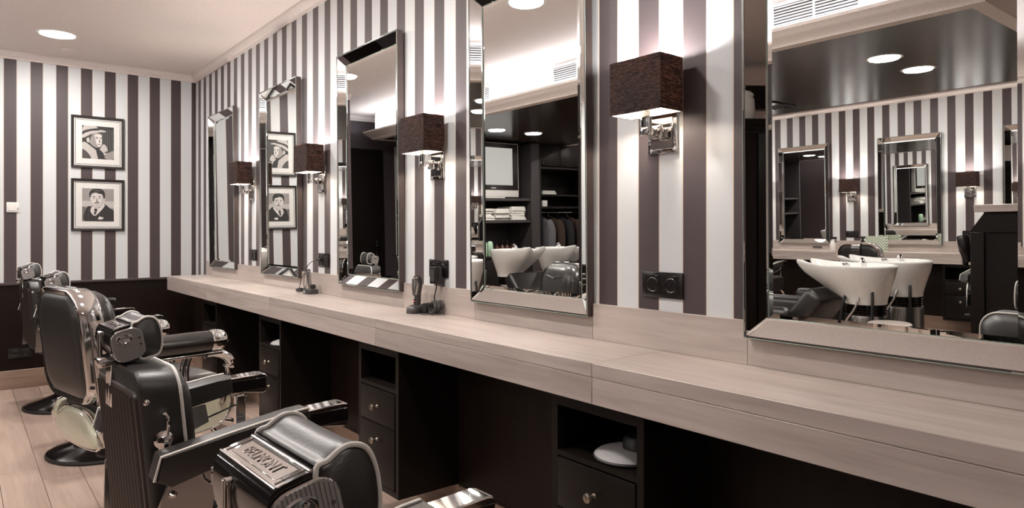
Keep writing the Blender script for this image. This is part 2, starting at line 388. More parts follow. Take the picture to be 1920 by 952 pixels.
# downlights
def downlight(x, y, z, label, power, group, r=.115):
    t = thing('downlight', label, 'downlight', (x, y, z), 0, group)
    b = NB(); lathe(b, [(r, -.003), (r + .014, -.004), (r + .016, 0), (r - .004, 0), (r - .004, -.003)], 32, cap=(False, False)); obj('bezel', b, 'white', t)
    b = NB(); lathe(b, [(r - .002, -.0006), (r - .002, -.0036)], 32); obj('diffuser', b, 'lamp', t)
    light('lamp', 'AREA', power, (0, 0, -.012), t, size=2 * r * .9)
    return t
for i, y in enumerate((6.0, 4.67, 3.34, 2.01, -.66)):
    downlight(.56, y, ZC, ('round white downlight in the ceiling nearest the striped end wall', 'round white downlight second from the end wall', 'round white downlight in the middle of the ceiling row', 'round white downlight above second chair from the front', 'round white downlight in the ceiling behind the camera')[i], DOWN_W if y > 0 else DOWN_W * .35, 'downlights over the chairs')
for i, (x, y) in enumerate(((-1.50, 2.0), (-2.08, 2.0), (-1.42, 6.21), (-1.98, 6.21))):
    downlight(x, y, ZD + .004, ('round spot in the dark ceiling over nearer basin pair, mirror side', 'round spot in the dark ceiling over nearer basin pair, far side', 'round spot in the dark ceiling before the shelf unit, mirror side', 'round spot in the dark ceiling before the shelf unit, far side')[i], SPOT_W, 'spots in the dark ceiling', .10)
for i, y in enumerate((1.4, 3.4, 5.4)):
    downlight(-4.2, y, ZC, ('round downlight over opposite row, end near the tall cabinet', 'round downlight over the middle of the opposite row', 'round downlight over the far end of the opposite row')[i], DOWN_W, 'downlights over the opposite row')
t = thing('smoke_detector', 'flat white smoke detector on the ceiling by the end wall', 'detector', (.678, 6.45, ZC))
b = NB(); lathe(b, [(.05, 0), (.05, -.006), (.044, -.012), (.02, -.014)], 24); obj('body', b, 'ceil', t)

# ------------------------------------------------------------------ counters
def counter(side, y0, y1, label):
    sg, xw = (-1, XR) if side == 'r' else (1, XL)
    t = thing('counter', label, 'counter', (xw, 0, 0))
    X = lambda d: sg * d
    def bo(name, d0, d1, a, c, z0, z1, r=.0015):
        b = NB(); bx(b, (min(X(d0), X(d1)), a, z0), (max(X(d0), X(d1)), c, z1), r, 1); return obj(name, b, 'counter', t)
    js = [y0] + [j for j in (.06, 1.353, 2.647, 3.942, 5.238) if y0 < j < y1] + [y1]
    for a, c in zip(js, js[1:]):
        bo('top_board', .0005, .33, a + .0004, c - .0004, .848, .888)
        bo('apron_board', .302, .3295, a + .0004, c - .0004, .771, .8475)
    bo('end_board', .0005, .301, y1 - .028, y1 - .0005, .771, .8475)
    e = y0 + .001
    for ym in MIRROR_Y:
        a, c = ym - .348, ym + .348
        if c < y0: continue
        if a > e: bo('backsplash_board', .0005, .0125, e, a - .0006, .8882, 1.012, .001)
        bo('backsplash_board', .0005, .0125, max(a, e), min(c, y1), .8882, .966, .001); e = c + .0006
    if e < y1: bo('backsplash_board', .0005, .0125, e, y1, .8882, 1.012, .001)
    return t
counter('r', -.9, 6.425, 'long pale limed oak counter under the five big mirrors')
counter('l', .3, 6.425, 'limed oak counter along the opposite striped wall, seen in the mirror')

def cabinet(root):
    W, D0, D1, z0, z1 = .18, .014, .31, .150, .7705
    b = NB(); tk = .024
    bx(b, (D0, -W, z0), (D1, -W + tk, z1)); bx(b, (D0, W - tk, z0), (D1, W, z1))
    bx(b, (D0, -W + tk, z0), (D1, W - tk, z0 + tk)); bx(b, (D0, -W + tk, z1 - .034), (D1, W - tk, z1))
    bx(b, (D0, -W + tk, z0 + tk), (D0 + .012, W - tk, z1 - .034)); bx(b, (D0 + .012, -W + tk, .585), (D1, W - tk, .601))
    obj('carcass', b, 'black', root, smooth=False)
    def front(a, c):
        b = NB(); bx(b, (D1 - .016, -W + .028, a), (D1 + .004, W - .028, c), .0022, 2); d = obj('drawer', b, 'black', root)
        k = NB(); lathe(k, [(.008, 0), (.0055, .004), (.005, .013), (.0115, .019), (.0145, .025), (.013, .0305), (.008, .033), (.0, .034)], 20, Matrix.Translation((D1 + .004, 0, (.505 if a > .4 else .362))) @ Matrix.Rotation(R(90), 4, 'Y'), (True, False)); obj('knob', k, 'nickel', d)
    front(.433, .580); front(.178, .429)
t = thing('drawer_cabinet', 'black drawer cabinet nearest the camera, pale grey disc on its shelf', 'cabinet', (XR, 1.36, 0), math.pi, 'cabinets hung under the counter'); cabinet(t)
cab0 = t
for y, l in ((2.66, 'black drawer cabinet second from the camera, its open shelf empty'), (3.985, 'black drawer cabinet third from the camera, small pale disc inside'), (5.225, 'black drawer cabinet nearest the striped end wall')):
    dup(cab0, (XR, y, 0), math.pi, l)
for y, l in ((1.36, 'black drawer cabinet under opposite counter, beside the tall cabinet'), (2.66, 'black drawer cabinet under opposite counter, second from the tall cabinet'), (3.985, 'black drawer cabinet under opposite counter, third from the tall cabinet')):
    dup(cab0, (XL, y, 0), 0, l, group='cabinets under the opposite counter')

# ------------------------------------------------------------------ framed wall mirrors
def quad_bevel(b, pts, n, inset, rise):
    """flat panel with a narrow ground bevel all round; pts CCW seen from the front"""
    P = [Vector(p) for p in pts]; k = len(P); q = []
    for i in range(k):
        e0 = (P[i] - P[i - 1]).normalized(); e1 = (P[(i + 1) % k] - P[i]).normalized()
        n0, n1 = n.cross(e0), n.cross(e1); m = (n0 + n1) / (1 + n0.dot(n1)); q.append(P[i] + m * inset + n * rise)
    loft(b, [P, q], (False, True))
def wall_mirror(root):
    W, Hh, d0, d1, mg = .345, 1.293, .036, .005, .056
    b = NB()
    for lo, hi in (((.001, -W, 0), (d0 - .001, -W + .006, Hh)), ((.001, W - .006, 0), (d0 - .001, W, Hh)), ((.001, -W + .006, 0), (d0 - .001, W - .006, .006)), ((.001, -W + .006, Hh - .006), (d0 - .001, W - .006, Hh)), ((.001, -W + .006, .006), (.0025, W - .006, Hh - .006))): bx(b, lo, hi)
    obj('casing', b, 'casing', root, smooth=False)
    O = [(-W, 0), (W, 0), (W, Hh), (-W, Hh)]; I = [(-W + mg, mg), (W - mg, mg), (W - mg, Hh - mg), (-W + mg, Hh - mg)]
    for i in range(4):
        j = (i + 1) % 4
        pts = [Vector((d0, *O[i])), Vector((d0, *O[j])), Vector((d1, *I[j])), Vector((d1, *I[i]))]
        n = (pts[1] - pts[0]).cross(pts[3] - pts[0]).normalized()
        b = NB(); quad_bevel(b, pts, n, .0045, .0008); obj('bevel_panel', b, 'mirror', root, smooth=False)
    b = NB(); quad_bevel(b, [Vector((d1 - .0012, *p)) for p in I], Vector((1, 0, 0)), .014, .0011); obj('mirror_glass', b, 'mirror', root, smooth=False)
    b = NB()
    for i in range(4):
        j = (i + 1) % 4; tube(b, [(d0, *O[i]), (d0, *O[j])], .0012, 6); tube(b, [(d1, *I[i]), (d1, *I[j])], .0009, 6)
    obj('glass_edge', b, 'edge', root)
M['edge'] = mat('greenish_glass_edge', (.34, .42, .37), .15, .3)
TILT = .0107
mir0 = thing('wall_mirror', 'nearest big wall mirror with slanted border, cut by right edge of the photo', 'mirror', (XR, MIRROR_Y[0], .968), math.pi, 'mirrors over the counter'); wall_mirror(mir0)
mir0.rotation_euler = (0, TILT, math.pi)
for i, l in enumerate(('wall mirror with slanted mirrored border reflecting the shelf unit and television', 'wall mirror with slanted mirrored border reflecting a dark doorway', 'wall mirror with slanted mirrored border reflecting the two framed portraits', 'wall mirror with slanted mirrored border nearest the striped end wall')):
    dup(mir0, (XR, MIRROR_Y[i + 1], .968), None, l)
for i, l in ((1, 'opposite wall mirror partly behind the tall cabinet'), (2, 'opposite wall mirror behind the old barber chair'), (3, 'opposite wall mirror left of the striped paper bag'), (4, 'opposite wall mirror furthest towards the shelf unit')):
    dup(mir0, (XL, MIRROR_Y[i] - .02, .968), 0, l, group='mirrors on the opposite wall')

# ------------------------------------------------------------------ sconces
def sconce(t):
    b = NB(); bx(b, (0.0005, -.056, -.115), (.008, .056, .045), .003, 2); bx(b, (.008, -.044, -.103), (.011, .044, .033), .002, 1); obj('backplate', b, 'chrome', t)
    b = NB(); bx(b, (.011, -.011, -.066), (.050, .011, -.036), .003, 2); bx(b, (.030, -.023, -.072), (.044, .023, -.030), .004, 2); bx(b, (.050, -.0135, -.062), (.094, .0135, -.040), .002, 2); obj('arm', b, 'chrome', t)
    b = NB(); bx(b, (.080, -.020, -.066), (.092, .020, .055), .002, 2); obj('upright', b, 'chrome', t)
    x0, x1, hw, z0, z1 = .034, .140, .099, 0.0, .163
    def shell(x0, x1, hw, z0, z1, k):
        b = NB(); o = [(x0, -hw), (x1, -hw), (x1, hw), (x0, hw)]; i = [(x0 + k, -hw + k), (x1 - k, -hw + k), (x1 - k, hw - k), (x0 + k, hw - k)]
        R4 = [[(*p, z0) for p in o], [(*p, z1) for p in o], [(*p, z1) for p in i], [(*p, z0) for p in i]]; loft(b, R4 + [R4[0]], (False, False)); bmesh.ops.remove_doubles(b, verts=b.verts, dist=1e-6); return b
    sh = obj('lamp_shade', shell(x0, x1, hw, z0, z1, .0012), 'shade', t, smooth=False)
    obj('liner', shell(x0 + .002, x1 - .002, hw - .002, z0 + .001, z1 - .001, .0008), 'liner', sh, smooth=False)
    b = NB(); tube(b, [(x0 + .003, 0, .012), (x1 - .003, 0, .012)], .0012, 6); tube(b, [(.087, -hw + .003, .012), (.087, hw - .003, .012)], .0012, 6); obj('spider', b, 'chrome', sh)
    b = NB(); lathe(b, [(.012, 0), (.012, .03), (.009, .032)], 16, Matrix.Translation((.086, 0, .055))); obj('lamp_holder', b, 'white', t)
    b = NB(); lathe(b, [(.006, 0), (.016, .014), (.019, .026), (.014, .040), (0, .046)], 16, Matrix.Translation((.086, 0, .087))); obj('bulb', b, 'bulb', t)
    light('bulb_light', 'POINT', SCONCE_W, (.086, 0, .14), t, (1, .97, .95), .018)
    light('bulb_light', 'POINT', SCONCE_W * .5, (.060, 0, .04), t, (1, .86, .72), .012)
sc0 = thing('wall_sconce', 'nearest brown box shaded chrome wall sconce, by the biggest mirror', 'sconce', (XR, 1.36, 1.621), math.pi, 'sconces between the mirrors'); sconce(sc0)
for y, l in ((2.66, 'brown box shaded chrome sconce, second from the camera'), (3.955, 'brown box shaded chrome sconce, third from the camera'), (5.235, 'brown box shaded chrome sconce nearest the end wall')):
    dup(sc0, (XR, y, 1.621), None, l)
for y, l in ((1.36, 'brown shaded sconce on the opposite wall above the tall cabinet'), (2.66, 'brown shaded sconce on the opposite wall left of the tall cabinet'), (3.955, 'brown shaded sconce on the opposite wall above the paper bag'), (5.235, 'brown shaded sconce on opposite wall nearest the shelf unit')):
    dup(sc0, (XL, y, 1.621), 0, l, group='sconces on the opposite wall')

# ------------------------------------------------------------------ sockets and switch
def socket(t):
    b = NB(); bx(b, (0, -.0795, -.041), (.007, .0795, .041), .003, 2); obj('frame', b, 'plastic', t)
    for s in (-1, 1):
        T = Matrix.Translation((.007, s * .036, 0)) @ Matrix.Rotation(R(90), 4, 'Y')
        b = NB(); bx(b, (.007, s * .036 - .030, -.030), (.0085, s * .036 + .030, .030), .001, 1); so = obj('insert', b, 'plastic', t)
        b = NB(); lathe(b, [(.0235, .0018), (.0215, .0030), (.0195, .0018), (.0185, -.0045)], 28, T, (False, True)); obj('socket_well', b, 'plastic', so)
        for dy in (-.0095, .0095):
            b = NB(); cyl(b, (.0020, s * .036 + dy, 0), (.0032, s * .036 + dy, 0), .0026, n=10); obj('pin_hole', b, 'nickel', so)
so0 = thing('power_socket', 'nearest black double wall socket, both holes empty', 'socket', (XR, 1.362, 1.093), math.pi, 'double sockets over the counter'); socket(so0)
for y, l in ((2.648, 'black double socket behind the plugged in power adapter'), (3.918, 'black double socket with a thin cable plugged in'), (5.20, 'small black double socket nearest the end wall')):
    dup(so0, (XR, y, 1.093), None, l)
dup(so0, (XL, 3.955, 1.093), 0, 'black double socket on the opposite wall above the chair', group='sockets on the opposite wall')
dup(so0, (XL, 2.66, 1.093), 0, 'black double socket on the opposite wall beside the tall cabinet', group='sockets on the opposite wall')
dup(so0, (.381, YB - .012, .285), -math.pi / 2, 'black double socket low on the dark wainscot of the end wall', group='low wainscot socket')
t = thing('light_switch', 'white square light switch on the striped end wall', 'switch', (.334, YB, 1.465), -math.pi / 2)
boxobj('plate', (0, -.041, -.041), (.009, .041, .041), 'white', t, .003, 2); boxobj('rocker', (.009, -.028, -.028), (.012, .028, .028), 'white', t, .002, 1); boxobj('rocker', (.009, .030, -.012), (.014, .040, .012), 'white', t, .002, 1)

# ------------------------------------------------------------------ framed portraits (flat prints in grey tones)
def poly_print(t, polys):
    """one thin print: every shape a flat printed patch, later ones a hair in front"""
    b = NB(); mi = []
    for k, (tone, pts) in enumerate(polys):
        f = b.faces.new([b.verts.new((.0074 + k * .00003, y, z)) for y, z in pts]); f.material_index = tone
    me = bpy.data.meshes.new('photograph'); bmesh.ops.triangulate(b, faces=b.faces); b.to_mesh(me); b.free()
    for i in range(7): me.materials.append(M['tone%d' % i])
    o = bpy.data.objects.new('photograph', me); C.objects.link(o); o.parent = t
def ell(cy, cz, ry, rz, n=26, a0=0, a1=360, rot=0):
    out = []
    for k in range(n):
        a = R(a0 + (a1 - a0) * k / (n if a1 - a0 == 360 else n - 1)); u, v = ry * math.cos(a), rz * math.sin(a); r = R(rot)
        out.append((cy + u * math.cos(r) - v * math.sin(r), cz + u * math.sin(r) + v * math.cos(r)))
    return out
def spl(pts, n=5):
    P = [Vector((p[0], p[1], 0)) for p in pts]; k = len(P); out = []
    for i in range(k):
        p0, p1, p2, p3 = P[i - 1], P[i], P[(i + 1) % k], P[(i + 2) % k]
        for s in range(n):
            u = s / n; q = .5 * ((2 * p1) + (p2 - p0) * u + (2 * p0 - 5 * p1 + 4 * p2 - p3) * u * u + (3 * p1 - p0 - 3 * p2 + p3) * u ** 3); out.append((q.x, q.y))
    return out
def frame(t, w, h, pw, ph):
    b = NB(); f = .021
    rgs = []
    for (dx, ins) in ((0, 0), (.018, 0), (.020, .003), (.018, f - .003), (.012, f), (.004, f)):
        rgs.append([(dx, -w / 2 + ins, -h / 2 + ins), (dx, w / 2 - ins, -h / 2 + ins), (dx, w / 2 - ins, h / 2 - ins), (dx, -w / 2 + ins, h / 2 - ins)])
    loft(b, rgs, (True, False)); obj('frame', b, 'frame_black', t, smooth=False)
    boxobj('mount', (.004, -w / 2 + f - .001, -h / 2 + f - .001), (.0068, w / 2 - f + .001, h / 2 - f + .001), 'paper', t)
    b = NB(); rgs = []
    for ins, dx in ((0, .0069), (0, .0082), (.003, .0082), (.003, .0069)):
        a, c = w / 2 - f - .010 - ins, h / 2 - f - .010 - ins; rgs.append([(dx, -a, -c), (dx, a, -c), (dx, a, c), (dx, -a, c)])
    loft(b, rgs, (False, False)); obj('fillet', b, 'shelf', t, smooth=False)
# the print plane: y grows to the right as seen from the room (object turned to face -Y: local +y = world +X ... see rz below)
PWd, PHt = .236, .282
def rect(a, c, d, e): return [(a, d), (c, d), (c, e), (a, e)]
Q = lambda pts: [(p[0] * PWd - PWd / 2, p[1] * PHt - PHt / 2) for p in pts]      # unit square to print
Qs = lambda pts: [(max(-PWd / 2, min(PWd / 2, y)), max(-PHt / 2, min(PHt / 2, z))) for y, z in Q(spl(pts))]
t1 = thing('framed_portrait', 'upper framed black and white portrait of a person wearing a brimmed hat', 'picture', (.929, YB, 2.036), -math.pi / 2, 'portraits on the end wall')
t1.rotation_euler = (0, 0, -math.pi / 2); frame(t1, .396, .444, PWd, PHt)
def draw(seq): return [(tn, [(y, z) for y, z in pts]) for tn, pts in seq]
hat = [(1, Q(rect(0, 1, 0, 1)))]
for k in range(7): hat.append((3, Q(rect(.62 + k * .056, .635 + k * .056, .25, .92))))
hat += [(5, Qs([(0, .02), (0, .42), (.05, .50), (.16, .46), (.30, .36), (.44, .25), (.52, .02)])),                      # pale coat collar, left
        (2, Qs([(0, 0), (0, .26), (.10, .24), (.24, .10), (.26, 0)])),
        (5, Qs([(.55, .30), (.66, .46), (.76, .40), (.80, .24), (.70, .12), (.55, .04), (.50, .12)])),                    # right lapel
        (1, Qs([(.44, .30), (.56, .28), (.68, .16), (.66, .02), (.52, .0), (.46, .14)])),                               # dark shirt
        (4, Qs([(.70, .06), (.80, .22), (.92, .28), (1.0, .24), (1.0, .04), (.84, .0)])),                               # hand
        (2, Qs([(.70, .20), (.74, .24), (.93, .29), (.94, .265), (.80, .20)])),
        (4, Qs([(.20, .64), (.22, .50), (.30, .42), (.40, .36), (.52, .35), (.60, .42), (.62, .54), (.62, .66), (.60, .76), (.45, .80), (.26, .76)])),  # face
        (6, Qs([(.40, .74), (.42, .58), (.45, .46), (.52, .38), (.60, .43), (.615, .55), (.61, .66), (.59, .74)])),
        (2, Qs([(.20, .76), (.20, .60), (.25, .54), (.27, .64), (.32, .74)])),                                          # hair
        (5, Qs([(.13, .58), (.16, .50), (.22, .50), (.23, .60), (.18, .64)])),                                          # ear
        (1, Qs([(.40, .655), (.46, .675), (.51, .66), (.47, .65)])), (1, Qs([(.55, .655), (.59, .67), (.615, .655), (.58, .645)])),
        (0, Qs([(.425, .62), (.46, .632), (.50, .62), (.46, .608)])), (0, Qs([(.555, .62), (.58, .63), (.605, .62), (.58, .61)])),
        (3, Qs([(.53, .62), (.57, .53), (.56, .505), (.52, .51), (.54, .55)])), (2, Qs([(.47, .45), (.53, .462), (.58, .45), (.53, .438)])),
        (5, Qs([(.0, .70), (.04, .62), (.30, .76), (.55, .82), (.74, .84), (.70, .88), (.50, .89), (.22, .84)])),          # brim
        (5, Qs([(.02, .80), (.06, 1.0), (.24, 1.02), (.45, .98), (.52, .87), (.30, .84)])), (1, Qs([(.04, .76), (.05, .84), (.30, .91), (.52, .94), (.53, .88), (.32, .85), (.16, .80)]))]
poly_print(t1, draw(hat))
t2 = thing('framed_portrait', 'lower framed black and white portrait of a smiling person in a striped suit', 'picture', (.929, YB, 1.499), -math.pi / 2, 'portraits on the end wall')
frame(t2, .396, .444, PWd, PHt)
man = [(4, Q(rect(0, 1, 0, 1))), (5, Q(rect(0, 1, .42, .62))),
       (3, Q(rect(0, .12, 0, .44))),
       (1, Qs([(.10, .0), (.13, .40), (.26, .46), (.42, .44), (.58, .48), (.72, .52), (.88, .40), (1.0, .32), (1.0, .0)]))]
for k in range(7): man.append((2, Q([(.18 + k * .12, 0), (.19 + k * .12, 0), (.215 + k * .108, .36), (.205 + k * .108, .36)])))
man += [(6, Qs([(.26, .30), (.30, .44), (.40, .44), (.52, .40), (.66, .52), (.70, .46), (.50, .24), (.38, .17)])),        # shirt
        (1, Qs([(.37, .36), (.43, .40), (.48, .35), (.47, .33), (.40, .31)])), (2, Qs([(.40, .32), (.46, .33), (.42, .20), (.36, .24)])),
        (5, Qs([(.25, .78), (.25, .66), (.28, .54), (.34, .45), (.44, .40), (.56, .44), (.65, .54), (.69, .68), (.70, .80), (.56, .90), (.36, .90)])),
        (6, Qs([(.29, .78), (.29, .64), (.34, .52), (.44, .45), (.55, .50), (.60, .64), (.60, .80), (.44, .86)])),
        (1, Qs([(.24, .72), (.22, .84), (.28, .95), (.42, 1.0), (.58, .99), (.70, .90), (.715, .72), (.68, .66), (.655, .76), (.62, .83), (.52, .845), (.43, .875), (.36, .865), (.29, .83), (.265, .74)])),
        (2, Qs([(.36, .94), (.48, .965), (.60, .93), (.52, .915), (.44, .905)])),
        (5, Qs([(.68, .70), (.72, .70), (.71, .60), (.67, .58)])),
        (0, Qs([(.31, .745), (.37, .765), (.42, .745), (.37, .742)])), (0, Qs([(.49, .745), (.55, .77), (.61, .75), (.55, .745)])),
        (0, Qs([(.335, .70), (.37, .712), (.405, .70), (.37, .69)])), (0, Qs([(.51, .70), (.55, .712), (.585, .70), (.55, .69)])),
        (4, Qs([(.44, .70), (.46, .61), (.43, .585), (.47, .575), (.51, .60), (.485, .64), (.47, .70)])),
        (0, Qs([(.35, .545), (.41, .575), (.455, .562), (.50, .578), (.57, .56), (.50, .550), (.455, .545), (.41, .55)])),     # moustache
        (6, Qs([(.385, .530), (.455, .537), (.54, .535), (.50, .505), (.43, .503)])), (1, Qs([(.385, .527), (.43, .500), (.50, .502), (.545, .533), (.50, .492), (.43, .490)])),
        (6, Qs([(.49, .09), (.56, .13), (.66, .12), (.64, .07), (.54, .055)])), (6, Qs([(.52, .10), (.55, .155), (.60, .11)]))]
poly_print(t2, draw(man))

# ------------------------------------------------------------------ barber chairs
def skewx(x, z, z0, lean): return x - (z - z0) * lean
def text_mesh(name, body, size, m, parent, T):
    cu = bpy.data.curves.new(name, 'FONT'); cu.body = body; cu.size = size; cu.extrude = .0007; cu.align_x = 'CENTER'; cu.align_y = 'CENTER'; cu.resolution_u = 3
    tmp = bpy.data.objects.new('tmp', cu); C.objects.link(tmp); bpy.context.view_layer.update()
    me = bpy.data.meshes.new_from_object(tmp); bpy.data.objects.remove(tmp); bpy.data.curves.remove(cu)
    me.transform(T); me.materials.clear(); me.materials.append(M[m]); me.name = name
    o = bpy.data.objects.new(name, me); C.objects.link(o); o.parent = parent; return o

def chair_base(t, vintage=False):
    b = NB(); lathe(b, [(.288, 0), (.295, .010), (.292, .022), (.26, .036), (.18, .056), (.11, .085), (.085, .12), (.08, .14)], 48); bs = obj('base', b, 'gloss_black', t)
    b = NB(); lathe(b, [(.2955, .004), (.300, .010), (.2965, .020), (.292, .021)], 48, cap=(False, False)); obj('rim', b, 'rubber', bs)
    b = NB(); lathe(b, [(.074, .135), (.074, .30), (.085, .31), (.085, .36), (.06, .365), (.06, .42)], 28); obj('column', b, 'chrome', t)
    b = NB(); tube(b, smooth_pts([(.05, -.07, .22), (.06, -.16, .24), (.04, -.26, .31), (.02, -.31, .33)]), .009, 10); lever = obj('pump_lever', b, 'chrome', t)
    b = NB(); lathe(b, [(.0, 0), (.015, .004), (.017, .05), (.0, .056)], 14, Matrix.Translation((.02, -.31, .33)) @ Matrix.Rotation(R(100), 4, 'X')); obj('grip', b, 'rubber', lever)
    # footrest
    for s in (-1, 1):
        b = NB(); tube(b, smooth_pts([(.24, s * .16, .43), (.34, s * .165, .40), (.42, s * .17, .28), (.50, s * .17, .21), (.58, s * .165, .20)]), .013, 10); obj('footrest_arm', b, 'chrome', t)
    b = NB(); bx(b, (-.07, -.19, -.008), (.07, .19, .008), .006, 2, Matrix.Translation((.57, 0, .215)) @ Matrix.Rotation(R(28), 4, 'Y')); fr = obj('footrest', b, 'chrome', t)
    for k in range(5):
        b = NB(); bx(b, (-.055 + k * .027 - .006, -.17, .008), (-.055 + k * .027 + .006, .17, .012), .0015, 1, Matrix.Translation((.57, 0, .215)) @ Matrix.Rotation(R(28), 4, 'Y')); obj('tread', b, 'rubber', fr)

def headrest(t, px, pz):
    """flip headrest: chrome box with two ribbed side plates, padded front with white piping, on a post"""
    hw = .086
    prof = [(-.066, -.030), (-.070, 0), (-.064, .030), (-.050, .048), (-.010, .050), (-.004, .046), (-.004, -.046), (-.052, -.046)]
    b = NB(); prism(b, smooth2(prof), -hw, hw, 'xzy', Matrix.Translation((px, 0, pz))); hr = obj('headrest', b, 'smoked', t, 50)
    b = NB(); bx(b, (-.0505, -hw + .001, .0478), (-.009, hw - .001, .0500), .0008, 1)
    for yy in (-.076, .076): tube(b, [(-.046, yy, .0502), (-.012, yy, .0502)], .0013, 6)
    tube(b, [(-.050, -hw, .0488), (-.050, hw, .0488)], .0022, 8); tube(b, [(-.010, -hw, .0500), (-.010, hw, .0500)], .0022, 8); obj('top_plate', b, 'chrome', hr)
    b = NB()
    bx(b, (-.043, -.068, .0495), (-.016, .068, .0506), .0005, 1, Matrix.Translation((px, 0, pz))); obj('name_plate', b, 'chrome', hr)
    text_mesh('lettering', 'BELMONT', .0225, 'chrome', hr, Matrix.Translation((px - .0295, 0, pz + .0510)) @ Matrix.Rotation(R(-90), 4, 'Z'))
    for s in (-1, 1):
        o_ = rrect(.080, .086, .026, 6); b = NB(); Tm = Matrix.Translation((px - .026, s * (hw + .0005), pz - .002))
        y0, y1 = (0, .007 * s)
        prism(b, o_, y0, y1, 'xzy', Tm); sp = obj('side_plate', b, 'grey_plate', hr, 30)
        b = NB()
        for k in range(15):
            u = -.0365 + k * .0052; hh = .0432 - max(0, abs(u) - .014) ** 1.6 * 5.0
            bx(b, (u - .0013, y1 - .0004 * s if s > 0 else y1 - .0014, -hh), (u + .0013, y1 + .0014 if s > 0 else y1 + .0004, hh), 0, 1, Tm)
        obj('rib', b, 'grey_plate', sp)['kind'] = 'stuff'
        b = NB(); lathe(b, [(.021, 0), (.021, .0024), (.017, .0034), (.010, .0012), (.0, .001)], 24, Tm @ Matrix.Translation((-.008, y1, .020)) @ Matrix.Rotation(R(-90 * s), 4, 'X') @ Matrix.Scale(.72, 4, (0, 1, 0))); obj('knob', b, 'chrome', sp)
        for (u, v) in ((.030, .012), (.030, -.006), (-.002, -.036)):
            b = NB(); cyl(b, (u, y1, v), (u, y1 + .0016 * s, v), .0028, n=10); bmesh.ops.transform(b, matrix=Tm, verts=b.verts); obj('screw', b, 'chrome', sp)
        # edge beads round the plate's upper rim
        b = NB(); tube(b, [(q[0], y1 * .5, q[1]) for q in o_] + [(o_[0][0], y1 * .5, o_[0][1])], .0022, 6, cap=False); bmesh.ops.transform(b, matrix=Tm, verts=b.verts); obj('plate_edge', b, 'chrome', sp)
    cp = smooth2([(-.006, -.044), (.020, -.054), (.046, -.050), (.060, -.020), (.064, .020), (.057, .048), (.036, .060), (.012, .054), (-.006, .044)])
    b = NB(); rg = []
    for yy, sc in ((-hw - .004, .90), (-hw + .004, .985), (-hw + .02, 1.0), (-.03, .98), (.03, .98), (hw - .02, 1.0), (hw - .004, .98), (hw + .004, .90)):
        rg.append([(px + .026 + (u - .026) * sc, yy, pz + v * sc) for u, v in cp])
    loft(b, rg); cu = obj('headrest_cushion', b, 'leather', hr, 60)
    for s in (-1, 1):
        b = NB(); tube(b, [(px + .026 + (u - .026) * 1.0, s * (hw + .001), pz + v * 1.0) for u, v in cp] + [(px + .026 + (cp[0][0] - .026), s * (hw + .001), pz + cp[0][1])], .0034, 8, cap=False); obj('piping', b, 'piping', cu)
    b = NB(); bx(b, (px - .048, -.020, pz - .080), (px - .022, .020, pz - .058), .003, 1); bx(b, (px - .096, -.030, pz - .058), (px - .050, .030, pz - .030), .006, 2); obj('hinge', b, 'chrome', hr)
    return hr
def smooth2(p, n=5):
    return spl(p, n)

